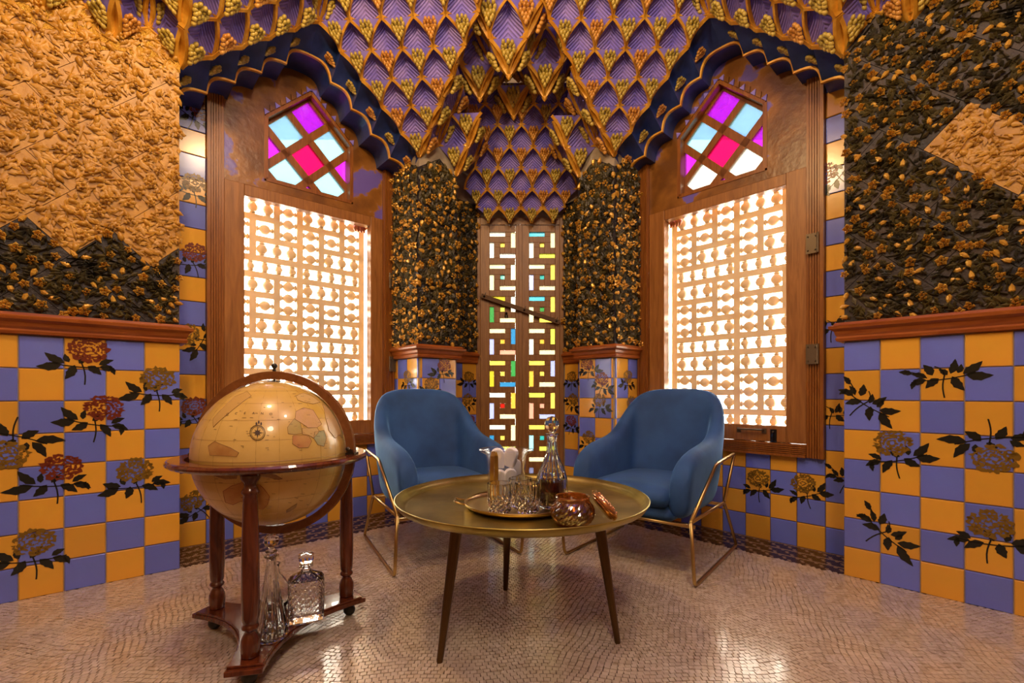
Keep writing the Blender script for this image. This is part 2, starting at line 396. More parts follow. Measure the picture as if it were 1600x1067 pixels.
def lay_tiles(face, parent, d0, d1, z0, z1, parity, start=0.0, skip=None):
    """checkerboard of single tiles from d0 to d1, columns counted from start"""
    c0 = math.floor((d0 - start) / T + 1e-6); c1 = math.ceil((d1 - start) / T - 1e-6)
    for c in range(c0, c1):
        a = max(d0, start + c * T); b = min(d1, start + (c + 1) * T)
        if b - a < .012: continue
        for r in range(int(round(z0 / T)), math.ceil(z1 / T - 1e-6)):
            za, zb = r * T, min(z1, (r + 1) * T)
            if zb - za < .012 or (skip and skip((a + b) / 2, (za + zb) / 2)): continue
            m = M_ty if (c + r + parity) % 2 == 0 else M_tb
            link('tile', tile_mesh(m), parent, face.mw((a + b) / 2, 0, (za + zb) / 2) @ Matrix.Rotation(random.uniform(-.012, .012), 4, 'X') @ Matrix.Diagonal(((b - a) / T, 1, (zb - za) / T, 1)))
def slab(name, face, d0, d1, th, z0=0, z1=ZTOP, m=M_plaster, parent=None):
    b = MB(); b.box(d0, d1, -th, 0, z0, z1, face.P); o = b.build(name, m, parent)
    if parent is None: tag(o, None, None, None, 'structure')
    return o
# ---- printed roses on the tiles
def painted_rose(face, parent, d, z, size, kind, rot, seed):
    rd = random.Random(seed); b = MB(); E0 = .0082
    ca, sa = math.cos(rot), math.sin(rot)
    def P(x, y, k=0): return face.P(d + (ca * x - sa * y) * size, E0 + k * .0003, z + (sa * x + ca * y) * size)
    def leaf(x, y, a, L, w):
        b.cur = 0; n = 7; up = []; dn = []
        for i in range(n + 1):
            t = i / n; hw = w * math.sin(PI * t ** .8) * (1 + .12 * math.sin(t * 25)); px, py = t * L, .06 * L * math.sin(PI * t)
            for lst, sg in ((up, 1), (dn, -1)):
                qx, qy = px, py + sg * hw; lst.append(P(x + math.cos(a) * qx - math.sin(a) * qy, y + math.sin(a) * qx + math.cos(a) * qy))
        vs = up + dn; b.add(vs, [(i, i + 1, n + 2 + i, n + 1 + i) for i in range(n)])
    def stem(x0, y0, x1, y1, w=.012, bend=.05):
        b.cur = 0; pts = []; n = 5; dx, dy = x1 - x0, y1 - y0; L = math.hypot(dx, dy); nx, ny = -dy / L, dx / L
        for i in range(n + 1):
            t = i / n; o = bend * math.sin(PI * t); x = x0 + dx * t + nx * o; y = y0 + dy * t + ny * o
            pts += [P(x + nx * w, y + ny * w), P(x - nx * w, y - ny * w)]
        b.add(pts, [(2 * i, 2 * i + 1, 2 * i + 3, 2 * i + 2) for i in range(n)])
    def bloom(x, y, r):
        b.cur = 1
        for ring, (rr, cnt, sz) in enumerate(((.82, 11, .42), (.62, 9, .30), (.42, 7, .30), (.18, 4, .30))):
            for i in range(cnt):
                a0 = 2 * PI * i / cnt + ring * .5 + rd.uniform(-.15, .15); n = 5; up = []; dn = []
                for k in range(n + 1):
                    t = k / n; aa = a0 + (t - .5) * 2 * PI / cnt * 1.05; w1 = r * (rr + sz * .5 * (.55 + .45 * math.sin(PI * t)) + rd.uniform(-.13, .10)); w0 = r * (rr - sz * .30 * rd.uniform(-.4, 1.2))
                    up.append(P(x + math.cos(aa) * w1 * 1.12, y + math.sin(aa) * w1 * .92, 1)); dn.append(P(x + math.cos(aa) * w0 * 1.12, y + math.sin(aa) * w0 * .92, 1))
                b.add(up + dn, [(k, k + 1, n + 2 + k, n + 1 + k) for k in range(n)])
    # stems and leaves
    stem(-.55, -.12, .55, -.18, .012, -.06); stem(0, -.12, .05, -.62, .014, .03); stem(0, -.14, .15, .10)
    for (x, y, a, L, w) in ((-.30, -.12, 2.5, .42, .085), (-.34, -.15, 3.25, .48, .095), (-.12, -.16, -2.2, .36, .085), (.10, -.18, -.75, .36, .08), (.32, -.18, -.35, .34, .075), (.30, -.14, .55, .28, .06), (-.22, -.10, 1.7, .24, .055), (.50, -.18, -1.3, .22, .05), (-.05, -.12, .9, .22, .06)):
        leaf(x, y, a + rd.uniform(-.25, .25), L * rd.uniform(.85, 1.1), w)
    if kind != 'leaf': bloom(.12 if kind == 'red' else .02, .22, .33)
    else: leaf(.2, -.1, 1.1, .3, .08); leaf(-.1, -.1, 1.9, .34, .07); stem(.3, -.15, .75, .05); leaf(.55, -.02, .3, .25, .06)
    return b.build('painted_rose', [M_leafp, M_roser if kind == 'red' else M_roseg], parent, recalc=False)
def px_to_face(face, px, py, e=0):
    """wall coordinates (d, z) of the wall point that photograph coordinates name"""
    r = (px - 800) / 737.0; o = face.o + face.n * e
    d = (r * o.y - o.x) / (face.x.x - r * face.x.y); Y = o.y + face.x.y * d
    return d, EYE + (615 - py) / 737.0 * Y

# ---- papier-mache rose reliefs
def clip_poly(poly, a, b, c):       # keep a*x+b*y<=c
    out = []
    for i, p in enumerate(poly):
        q = poly[(i + 1) % len(poly)]; fp = a * p[0] + b * p[1] - c; fq = a * q[0] + b * q[1] - c
        if fp <= 0: out.append(p)
        if (fp < 0) != (fq < 0) and fp != fq:
            t = fp / (fp - fq); out.append((p[0] + (q[0] - p[0]) * t, p[1] + (q[1] - p[1]) * t))
    return out
def inside(poly, x, y):
    r = False; n = len(poly)
    for i in range(n):
        x0, y0 = poly[i]; x1, y1 = poly[(i + 1) % n]
        if (y0 > y) != (y1 > y) and x < (x1 - x0) * (y - y0) / (y1 - y0) + x0: r = not r
    return r
def area(p): return abs(sum(p[i][0] * p[(i + 1) % len(p)][1] - p[(i + 1) % len(p)][0] * p[i][1] for i in range(len(p)))) / 2
def relief_panel(P, parent, poly, pal, dens=1.0, name='relief_panel', th=.012, big=1.0):
    """sheet with roses, buds, leaves and crossing twigs in relief; P(d,e,z) maps to the room"""
    ground, petal, leafm = pal
    b = MB(); b.prism(poly, 0, th, P); sheet = b.build(name, ground, parent)
    A = area(poly); r = MB(); gold = pal[0] is M_rgold; kl = 2700 if gold else 3000
    if gold: big = 1.15 * big; dens = dens * .9
    xs = [p[0] for p in poly]; ys = [p[1] for p in poly]
    def rnd():
        for _ in range(30):
            x, y = random.uniform(min(xs), max(xs)), random.uniform(min(ys), max(ys))
            if inside(poly, x, y): return x, y
        return sum(xs) / len(xs), sum(ys) / len(ys)
    def pt(x, y, h): return P(x, th + h, y)
    def clampin(x, y): return inside(poly, x, y)
    r.cur = 1
    for _ in range(int(A * 520 * dens) + 3):      # twigs
        x, y = rnd(); a = random.choice((.5, -.5, 1.2, -1.2, .1, 2.6)) + random.uniform(-.3, .3); L = random.uniform(.05, .13); x1, y1 = x + math.cos(a) * L, y + math.sin(a) * L
        if not clampin(x1, y1): continue
        w = .0028; nx, ny = -math.sin(a) * w, math.cos(a) * w; h = random.uniform(.008, .018)
        r.add([pt(x + nx, y + ny, 0), pt(x - nx, y - ny, 0), pt(x, y, h), pt(x1 + nx, y1 + ny, 0), pt(x1 - nx, y1 - ny, 0), pt(x1, y1, h)], [(0, 2, 5, 3), (1, 4, 5, 2), (0, 1, 2), (3, 5, 4)])
    for _ in range(int(A * kl * dens) + 4):     # leaves
        x, y = rnd(); a = random.uniform(0, 2 * PI); L = random.uniform(.024, .050) * big; w = L * .24; c, s = math.cos(a), math.sin(a); h = random.uniform(.004, .013) if gold else random.uniform(.005, .018)
        if not clampin(x + c * L, y + s * L): continue
        f = lambda px, py, k: pt(x + c * px - s * py, y + s * px + c * py, k)
        r.add([f(0, 0, h * .3), f(L * .45, w, h * .5), f(L * .45, 0, h * 1.3), f(L * .45, -w, h * .5), f(L, 0, h * .9)], [(0, 2, 1), (0, 3, 2), (1, 2, 4), (2, 3, 4)])
    r.cur = 0
    pts = []
    for _ in range(int(A * 1500 * dens)):
        x, y = rnd(); R = random.choice((.019, .024, .014)) * big
        if all((x - q[0]) ** 2 + (y - q[1]) ** 2 > ((R + q[2]) * 1.12) ** 2 for q in pts): pts.append((x, y, R))
    pts = pts[:int(A * 300 * dens) + 1]
    for (x, y, R) in pts:
        a0 = random.uniform(0, 2 * PI); hh = R * random.uniform(.8, 1.15); tilt = random.uniform(-.4, .4)
        if R < .015 * big:      # bud: pointed ovoid
            a = a0; c, s = math.cos(a), math.sin(a); n = 5; L = R * 1.5
            f = lambda px, py, k: pt(x + c * px - s * py, y + s * px + c * py, k)
            vs = [f(-L, 0, .004)]
            for t, q in ((-.45, .8), (.25, .7)):
                for k in range(n): g = PI * k / (n - 1); vs.append(f(L * t, math.cos(g) * R * q, .004 + math.sin(g) * R * q * 1.2))
            vs.append(f(L, 0, .006))
            fs = [(0, 1 + k, 2 + k) for k in range(n - 1)] + [(1 + k, 6 + k, 7 + k, 2 + k) for k in range(n - 1)] + [(6 + k, 11, 7 + k) for k in range(n - 1)]
            r.add(vs, fs)
        else:
            for ring, (k, rr, lift) in enumerate(((5, 1.0, .35), (3, .55, 1.0))):
                for i in range(k):
                    a = a0 + 2 * PI * i / k + ring * .6; da = PI / k * .95
                    q = lambda ang, rad, z: pt(x + math.cos(ang) * rad, y + math.sin(ang) * rad, z)
                    r.add([q(a, R * rr * .12, hh * lift * .55), q(a - da, R * rr * .72, hh * (lift * .9 + .1)), q(a, R * rr * 1.05, hh * lift * (1.0 + tilt * math.cos(a))), q(a + da, R * rr * .72, hh * (lift * .9 + .1)), q(a, R * rr * .62, hh * (lift + .45))],
                          [(0, 1, 4), (1, 2, 4), (2, 3, 4), (3, 0, 4)])
    o = r.build('roses_in_relief', [petal, leafm], sheet, recalc=False); o['kind'] = 'stuff'
    for p in o.data.polygons: p.use_smooth = gold
    return sheet
PAL_D = (M_rdark, M_bloom, M_leafd); PAL_B = (M_rbrown, M_bloom, M_leafd); PAL_G = (M_rgold, M_rgold, M_rgold)
def diagonal_panels(P, parent, d0, d1, z0, z1, choose, a0=(0, 0), wid=.20, lng=.40, dens=1.0):
    """rectangular sheets laid at 45 degrees, clipped to the wall"""
    c = math.sqrt(.5)
    for i in range(-14, 15):
        for j in range(-10, 11):
            s0 = j * lng + (i % 2) * lng / 2; g = .0012
            loc = [(s0 + g, i * wid + g), (s0 + lng - g, i * wid + g), (s0 + lng - g, (i + 1) * wid - g), (s0 + g, (i + 1) * wid - g)]
            poly = [(a0[0] + c * x - c * y, a0[1] + c * x + c * y) for x, y in loc]
            cx, cy = sum(p[0] for p in poly) / 4, sum(p[1] for p in poly) / 4
            for (a, b, cc) in ((1, 0, d1), (-1, 0, -d0), (0, 1, z1), (0, -1, -z0)): 
                poly = clip_poly(poly, a, b, cc)
                if len(poly) < 3: break
            if len(poly) < 3 or area(poly) < .0004: continue
            relief_panel(P, parent, poly, choose(cx, cy), dens)

def moulding(name, label, path, z0=DADO, parent=None):
    """dado rail swept along wall points; path = list of (point, outward offset direction)"""
    prof = [(0, 0), (.026, .004), (.030, .016), (.024, .024), (.030, .034), (.034, .050), (.052, .062), (.054, .074), (.038, .080), (.030, .092), (.0, .094)]
    b = MB(); vs = []; n = len(prof)
    for p, q in path:
        for (o, h) in prof: vs.append(Vector((p.x + q.x * o, p.y + q.y * o, z0 + h)))
    fs = [(i * n + k, i * n + k + 1, (i + 1) * n + k + 1, (i + 1) * n + k) for i in range(len(path) - 1) for k in range(n - 1)]
    fs += [list(range(n)), [(len(path) - 1) * n + k for k in range(n)][::-1]]
    b.add(vs, fs); o = b.build(name, M_trim, parent); tag(o, label, None, None, 'structure'); return o

ROSES = {
 'left': [(128, 560, 'red', 0), (245, 605, 'gold', 0), (150, 650, 'red', -.15), (18, 695, 'gold', 2.9), (85, 745, 'red', 0), (212, 748, 'gold', .1), (52, 862, 'gold', 0)],
 'right': [(1475, 578, 'leaf', -.1), (1362, 622, 'leaf', .7), (1400, 706, 'gold', -.2), (1548, 700, 'gold', 3.0), (1392, 826, 'leaf', .8), (1548, 835, 'gold', 0)]}
STRIP = {'left': [(304, 178, 'red', -.4), (303, 296, 'gold', 0), (300, 405, 'red', .2), (306, 528, 'gold', 1.2), (300, 646, 'red', .3), (306, 790, 'gold', .6)],
         'right': [(1304, 272, 'red', -.8), (1302, 505, 'leaf', 0), (1330, 745, 'leaf', .4), (1187, 757, 'gold', -.1), (1260, 765, 'gold', -.3), (1300, 640, 'leaf', 0)]}
for s in (SL, SR):
    nm = s.name; k0 = 0 if nm == 'left' else 1
    # main wall (seen on that side of the picture)
    f = Face(s.O, s.u, s.n)
    w = slab('wall_' + nm, f, -2.4, -.002, .42)
    w['label'] = 'tiled %s wall with papier-mache rose panels above the dado' % nm
    lay_tiles(f, w, -1.05, 0, 0, DADO, 0 if nm == 'left' else 1)
    fe = Face(s.P(0, 0, 0), -s.n, s.u)
    for i, (px, py, kd, rt) in enumerate(ROSES[nm]):
        d, z = px_to_face(f, px, py); painted_rose(f, w, d, z, .19 * (1 if s.sgn > 0 else 1), kd, rt if s.sgn > 0 else rt, 10 + i)
    def choose(cx, cz, s=s):
        if s.name == 'left':
            zline = 1.60 + abs(((cx + .80) % .62) - .31) * .5
            return PAL_G if cz > 1.63 + (.06 if cx > -.3 else 0) else PAL_D
        d1, z1 = px_to_face(Face(s.O, s.u, s.n), 1520, 250)
        if math.hypot(cx - d1, cz - z1) < .135: return PAL_G
        return PAL_B
    diagonal_panels(f.P, w, -1.0 if nm == 'left' else -1.05, -.004, DADO + .09, 2.62, choose, (-.399, 1.767) if nm == 'left' else (px_to_face(f, 1443, 236)), dens=1.0)
    if nm == 'left':
        b = MB(); pl = [(-1.02, 2.46)] + [(-1.0 + .05 * i, 2.455 + .02 * math.sin(i * 1.7)) for i in range(21)] + [(-.002, 2.75), (-1.02, 2.75)]; b.prism(pl, 0, .014, f.P); b.build('gilded_crust', M_crust, w)
    path = [(f.P(-2.3, 0, 0), s.n), (f.P(0, 0, 0), (s.n + s.u)), (s.P(0, -.18, 0), s.u)]
    moulding('trim_%d' % (1 + k0), 'carved reddish wooden dado rail on the %s wall' % nm, path)
    # wall of the window recess
    fw = Face(s.P(0, -s.rec, 0), s.u, s.n)
    w2 = MB(); D0, D1 = s.frame
    w2.box(-.30, D0 + .03, -.115, 0, 0, ZTOP, fw.P); w2.box(D1 - .03, s.pier[0] + .1, -.115, 0, 0, ZTOP, fw.P); w2.box(D0 + .03, D1 - .03, -.115, 0, 0, .55, fw.P); w2.box(D0 + .03, D1 - .03, -.115, 0, 3.02, ZTOP, fw.P)
    w2 = tag(w2.build('wall_window_' + nm, M_grout), 'tiled recess wall around the %s window' % nm, None, None, 'structure')
    lay_tiles(fw, w2, 0.0, s.pier[0], 0, 2.66, 0 if nm == 'left' else 1, start=D0 - 1.0 * T if nm == 'left' else D0 - T, skip=lambda d, z, s=s: s.frame[0] - .0 < d < s.frame[1] and z > .50)
    for i, (px, py, kd, rt) in enumerate(STRIP[nm]):
        d, z = px_to_face(fw, px, py); painted_rose(fw, w2, d, z, .17, kd, rt, 40 + i)
    # pier between window and door
    p0, p1 = s.pier
    fp = Face(s.P(p0, 0, 0), s.u, s.n)
    pw = MB(); pw.box(0, p1 - p0, -.75, 0, 0, ZTOP, fp.P)
    pw = tag(pw.build('wall_pier_' + nm, M_plaster), 'pier with tiles and gilded rose relief between door and %s window' % nm, None, None, 'structure')
    fs_ = Face(s.P(p0, 0, 0), -s.n, -s.u)
    lay_tiles(fp, pw, .008, p1 - p0, 0, DADO, 0, start=.02)
    lay_tiles(fs_, pw, .008, s.rec, 0, DADO, 1, start=.02)
    dn = 1.35
    for (face, wd) in ((fp, p1 - p0), (fs_, s.rec)):
        hz = [DADO + .09, 1.62, 2.06, 2.50]
        for q in range(3):
            relief_panel(face.P, pw, [(-.016, hz[q] + .002), (wd - .003, hz[q] + .002), (wd - .003, hz[q + 1]), (-.016, hz[q + 1])] if q < 2 else [(-.016, hz[q] + .002), (wd - .003, hz[q] + .002), (wd - .003, 2.42), (wd * .5, 2.53), (-.016, 2.42)], (M_rdark, M_bloom, M_leafd), dn, th=.018, big=1.35)
    path = [(s.P(p0, -s.rec, 0), -s.u), (s.P(p0, 0, 0), s.n - s.u), (s.P(p1, 0, 0), s.n + s.u), (s.P(p1, -.35, 0), s.u)]
    moulding('trim_%d' % (3 + k0), 'wooden dado rail wrapping the pier beside the %s window' % nm, path)
    # inner jamb wall beside the door, set back behind the pier
    a, b_ = ((-.470, 3.737), (-.292, 3.892)) if nm == 'left' else ((.600, 3.70), (.432, 3.880))
    x = Vector((b_[0] - a[0], b_[1] - a[1], 0)); L = x.length; n = Vector((x.y, -x.x, 0)) * (1 if nm == 'left' else -1)
    fj = Face(a, x, n)
    jw = MB(); jw.box(-.15, L, -.25, 0, 0, ZTOP, fj.P); jw = tag(jw.build('wall_jamb_' + nm, M_plaster), 'narrow tiled jamb with rose relief on the %s of the door' % nm, None, None, 'structure')
    lay_tiles(fj, jw, -.02, L - .006, 0, DADO, 1, start=L - .006 - T)
    relief_panel(fj.P, jw, [(-.1, DADO + .09), (L - .006, DADO + .09), (L - .006, 2.42), (-.1, 2.42)], (M_rdark, M_bloom, M_leafd), 1.3, th=.016, big=1.3)
    nn = fj.n; moulding('trim_%d' % (5 + k0), 'short wooden dado rail on the %s door jamb' % nm, [(fj.P(-.12, 0, 0), nn), (fj.P(L - .008, 0, 0), nn)], DADO - .002)
    for i, (px, py, kd, rt) in enumerate({'left': [(690, 578, 'red', .1), (668, 607, 'gold', 0), (690, 660, 'gold', 0)], 'right': [(916, 575, 'red', 0), (945, 600, 'red', .3), (938, 632, 'gold', 0), (920, 690, 'gold', 0)]}[nm]):
        d, z = px_to_face(fp, px, py); painted_rose(fp, pw, min(max(d, .09), .21), z, .15, kd, rt, 60 + i)
    for i, (z, kd) in enumerate(((.98, 'gold'), (.62, 'red'), (.80, 'gold'))):
        painted_rose(fj, jw, L - .085, z, .14, kd, .3 * i, 80 + i)
        painted_rose(fs_, pw, .15 + .03 * i, z - .02, .15, kd, .3 * i, 90 + i)
# wall over the door, room behind the camera
fd = Face((-.30, 3.90), Vector((1, 0, 0)), Vector((0, -1, 0)))
b = MB(); b.box(-.3, .03, -.25, 0, 0, ZTOP, fd.P); b.box(.70, 1.05, -.25, 0, 0, ZTOP, fd.P); b.box(.03, .70, -.25, 0, 2.30, ZTOP, fd.P)
wd_ = tag(b.build('wall_door', M_plaster), 'wall around the tall coloured-glass door', None, None, 'structure')
M_room = mat('warm_room_wall', (.42, .26, .12), .7); noise_mix(M_room, (.34, .19, .08), (.50, .33, .17), 4)
LE = SL.P(-2.4, 0, 0); RE = SR.P(-2.4, 0, 0)
b = MB(); b.box(LE.x - .5, RE.x + .5, -1.75, -1.55, 0, ZTOP); tag(b.build('wall_rear', M_room), 'plain wall behind the viewer', None, None, 'structure')
for nm, P_, sg in (('outer_left', LE, -1), ('outer_right', RE, 1)):
    b = MB(); x0 = P_.x; b.box(min(x0, x0 + sg * .2), max(x0, x0 + sg * .2), -1.6, P_.y + .35, 0, ZTOP); tag(b.build('wall_' + nm, M_room), 'plain wall beyond the tiled wall', None, None, 'structure')
# ================================================================== windows
def spindle_mesh(L):
    b = MB(); h = L / 2; R = .0335
    R = min(R, h - .011); prof = [(.011, -h), (.011, -h + .006), (.020, -h + .008), (.020, -h + .013), (.012, -h + .016)]
    for i in range(9):
        a = -PI / 2 + PI * (i + 1) / 10; z = math.sin(a) * R
        if abs(z) < h - .0155: prof.append((max(.012, math.cos(a) * R), z))
    prof += [(.012, h - .016), (.020, h - .013), (.020, h - .008), (.011, h - .006), (.011, h)]
    b.lathe(prof, 12); return b.mesh('spindle', M_lattice, smooth=True)
SPV = {round(L, 3): spindle_mesh(L) for L in (.092, .072, .109)}
for k, s in enumerate((SL, SR)):
    nm = s.name; D0, D1 = s.frame; G0, G1 = s.glaz; ZB, ZS0, ZG0, ZG1, ZS1 = .513, .585, .683, 2.080, 2.148
    f = Face(s.P(0, -s.rec, 0), s.u, s.n)
    win = tag(empty('window_%d' % (k + 1)), 'tall wooden window on the %s with stained glass above a lattice' % nm, None, None, 'structure')
    fi0, fi1 = D0 + .088, D1 - .075      # inner edge of the reeded frame
    def reeded(name, a0, a1, z0, z1, vertical):
        b = MB(); b.box(a0, a1, -.10, .022, z0, z1, f.P) if vertical else b.box(a0, a1, -.10, .022, z0, z1, f.P)
        if vertical:
            n = 6; wd = (a1 - a0)
            b.box(a0, a0 + wd * .2, .02, .045, z0, z1, f.P)
            for i in range(5):
                x = a0 + wd * (.24 + .15 * i); b.box(x, x + wd * .10, .02, .036 - .002 * i, z0, z1, f.P)
        else:
            hh = z1 - z0; b.box(a0, a1, .02, .045, z0, z0 + hh * .2, f.P)
            for i in range(5):
                z = z0 + hh * (.24 + .15 * i); b.box(a0, a1, .02, .036 - .002 * i, z, z + hh * .10, f.P)
        return b.build(name, M_frame, win)
    reeded('frame_jamb', D0, fi0, ZB, 3.0, True)
    # far jamb mirrored
    b = MB(); b.box(fi1, D1, -.10, .022, ZB, 3.0, f.P); wd = D1 - fi1; b.box(D1 - wd * .2, D1, .02, .045, ZB, 3.0, f.P)
    for i in range(5): x = D1 - wd * (.34 + .15 * i); b.box(x, x + wd * .10, .02, .036, ZB, 3.0, f.P)
    b.build('frame_jamb', M_frame, win)
    reeded('frame_sill', fi0 - .0, fi1, ZB, ZS0, False)
    # lower sash
    def part(name, a0, a1, e0, e1, z0, z1, m=M_sash, bev=.003):
        b = MB(); b.box(a0, a1, e0, e1, z0, z1, f.P); o = b.build(name, m, win); bevel(o, bev); return o
    part('sash_stile', fi0 + .002, G0, -.055, .012, ZS0 + .003, ZS1); part('sash_stile', G1, fi1 - .002, -.055, .012, ZS0 + .003, ZS1)
    part('sash_rail', G0 + .001, G1 - .001, -.055, .010, ZG1, ZS1); part('sash_rail', G0 + .001, G1 - .001, -.055, .010, ZS0 + .003, ZG0)
    b = MB(); b.box(G0, G1, -.025, -.021, ZG0, ZG1, f.P); b.build('glass_pane', M_window, win)
    # upper painted panel with a pentagonal opening
    pc = (fi0 + fi1) / 2; hw = .285; p0, p1 = pc - hw, pc + hw; zb, zsh, zap, zt = 2.205, 2.612, 2.885, 3.06
    b = MB()
    for poly in ([(fi0, ZS1 + .004), (p0, ZS1 + .004), (p0, zt), (fi0, zt)], [(p1, ZS1 + .004), (fi1, ZS1 + .004), (fi1, zt), (p1, zt)], [(p0, ZS1 + .004), (p1, ZS1 + .004), (p1, zb), (p0, zb)],
                 [(p0, zsh), (pc, zap), (pc, zt), (p0, zt)], [(pc, zap), (p1, zsh), (p1, zt), (pc, zt)]): b.prism(poly, -.07, 0, f.P)
    b.build('painted_panel', M_panel, win)
    def bar(a, c, w=.012, e0=-.075, e1=-.045, m=M_frame, name='glazing_bar'):
        dx, dz = c[0] - a[0], c[1] - a[1]; L = math.hypot(dx, dz); nx, nz = -dz / L * w, dx / L * w
        b = MB(); b.prism([(a[0] + nx, a[1] + nz), (a[0] - nx, a[1] - nz), (c[0] - nx, c[1] - nz), (c[0] + nx, c[1] + nz)], e0, e1, f.P); return b.build(name, m, win)
    pent = [(p0 + .012, zb + .012), (p1 - .012, zb + .012), (p1 - .012, zsh), (pc, zap - .014), (p0 + .012, zsh)]
    for i in range(5): bar(pent[i], pent[(i + 1) % 5], .012, -.085, .004, M_frame, 'glazing_frame')
    cz = 2.445; q = .141; hd = .112
    cols = {(0, 0): 'ruby', (1, 1): 'sky', (-1, 1): 'sky', (1, -1): 'sky', (-1, -1): 'sky', (0, 2): 'violet', (2, 0): 'violet', (-2, 0): 'violet', (0, -2): 'violet'}
    sky2 = 'white' if nm == 'right' else 'sky'
    for (i, j), cn in cols.items():
        if nm == 'right' and (i, j) in ((1, -1), (-1, -1), (-1, 1)): cn = 'white' if (i, j) != (-1, 1) else 'sky'
        poly = [(pc + i * q + hd, cz + j * q), (pc + i * q, cz + j * q + hd), (pc + i * q - hd, cz + j * q), (pc + i * q, cz + j * q - hd)]
        for (a, bb, cc) in ((1, 0, p1 - .018), (-1, 0, -(p0 + .018)), (0, -1, -(zb + .018)), ((zap - zsh), hw, (zap - zsh) * pc + hw * (zap - .03)), (-(zap - zsh), hw, -(zap - zsh) * pc + hw * (zap - .03))):
            poly = clip_poly(poly, a, bb, cc)
            if len(poly) < 3: break
        if len(poly) < 3 or area(poly) < 5e-4: continue
        b = MB(); b.prism(poly, -.068, -.064, f.P); b.build('stained_pane', STAIN[cn], win)
    # lead/wood bars: diagonals between the panes
    def clipped_bar(x0, z0, dx, dz):
        pts = []
        for i in range(-120, 121):
            x, z = x0 + dx * i * .005, z0 + dz * i * .005
            if inside(pent, x, z): pts.append((x, z))
        if len(pts) > 6: bar(pts[0], pts[-1], .0235, -.080, -.052)
    for i in (-3, -1, 1, 3):
        clipped_bar(pc + i * q, cz, 1, 1); clipped_bar(pc + i * q, cz, 1, -1)
    # pointed cusps along the two upper edges of the opening
    for sg in (-1, 1):
        for i in range(9):
            t0, t1 = i / 9 + .01, (i + 1) / 9 - .01
            A = (pc + sg * hw * (1 - t0), zsh + (zap - zsh) * t0); C = (pc + sg * hw * (1 - t1), zsh + (zap - zsh) * t1)
            mx, mz = (A[0] + C[0]) / 2 + sg * .018, (A[1] + C[1]) / 2 + .026
            b = MB(); b.prism([A, C, (mx, mz)], -.005, .012, f.P); b.build('cusp', M_panel if i % 2 else M_vspan, win)
    # ironmongery
    hd_ = D1 - .01 if nm == 'left' else D0 + .055
    for z in (1.70, 1.09):
        b = MB(); b.box(hd_ - .028, hd_ + .028, .046, .050, z - .055, z + .055, f.P)
        for (a, c) in ((-.018, .038), (.018, .038), (-.018, -.038), (.018, -.038)): b.sphere(f.P(hd_ + a, .051, z + c), .005, 6, 4)
        b.tube([f.P(hd_ - .03, .053, z - .055), f.P(hd_ - .03, .053, z + .055)], .006)
        b.build('hinge', M_hinge, win)
    gm = (G0 + G1) / 2
    for hx in ((G0 + .19,) if nm == 'right' else (gm,)):
        b = MB(); z = ZG0 - .03
        b.tube([f.P(hx - .07, .012, z), f.P(hx - .07, .04, z + .004), f.P(hx + .07, .04, z + .004), f.P(hx + .07, .012, z)], .006, 6); b.box(hx - .085, hx - .06, .010, .015, z - .018, z + .012, f.P); b.box(hx + .06, hx + .085, .010, .015, z - .018, z + .012, f.P)
        b.build('handle', M_hinge, win)
    lx = G0 + .065
    b = MB(); b.box(lx - .016, lx + .016, .010, .020, ZG0 - .095, ZG0 - .02, f.P); b.sphere(f.P(lx, .024, ZG0 - .035), .009, 8, 6); b.tube([f.P(lx, .024, ZG0 - .035), f.P(lx, .028, ZG0 - .085)], .005, 6); b.build('latch', M_dark, win)
    # turned-wood lattice screen outside the glass
    fo = Face(s.P(0, -s.rec - .14, 0), s.u, s.n)
    lat = tag(empty('lattice_screen', fo.P((G0 + G1) / 2, 0, .6)), 'cream lattice screen of turned beads outside the %s window' % nm, 'screen', 'lattice screens outside the windows')
    LB = Matrix.Translation(-lat.location)
    def lp(a, e, z): return fo.P(a, e, z) - lat.location
    wx = .144; hb = .020
    c0 = G0 + (.080 if nm == 'left' else -.15); c0 = (.7235 - 3 * wx) if nm == 'left' else (G1 - .035 - 6 * wx + .05)
    if nm == 'right': 
        r = (1152.4 - 800) / 737; dd = (r * fo.o.y - fo.o.x) / (fo.x.x - r * fo.x.y); c0 = dd - 3 * wx
    rows = [.127, .135, .127, .107]; ztop = 2.135; zr = [ztop]; i = 0
    while zr[-1] > .56: zr.append(zr[-1] - rows[i % 4]); i += 1
    def lbar(a0, a1, z0, z1, e=.0): 
        b = MB(); b.box(a0, a1, -.014 + e, .014 + e, z0, z1, lp); b.build('lattice_bar', M_lattice, lat)
    for c in (0, 3, 6): lbar(c0 + c * wx - hb, c0 + c * wx + hb, zr[-1], ztop + .06)
    lbar(c0 - .06, c0 + 6 * wx + .06, ztop, ztop + .10)
    def spin(L, a, z, horiz):
        me = SPV[L]; mw = Matrix.Translation(fo.P(a, 0, z) - lat.location)
        if horiz:
            X = fo.x; Y = fo.n; Z = X.cross(Y)
            # spindle axis (local z) along wall direction
            R = Matrix(((0, Y.x, X.x, 0), (0, Y.y, X.y, 0), (1 if (Y.cross(X)).z > 0 else -1, 0, 0, 0), (0, 0, 0, 1)))
            mw = mw @ R
        link('spindle', me, lat, mw)
    nr = len(zr) - 1
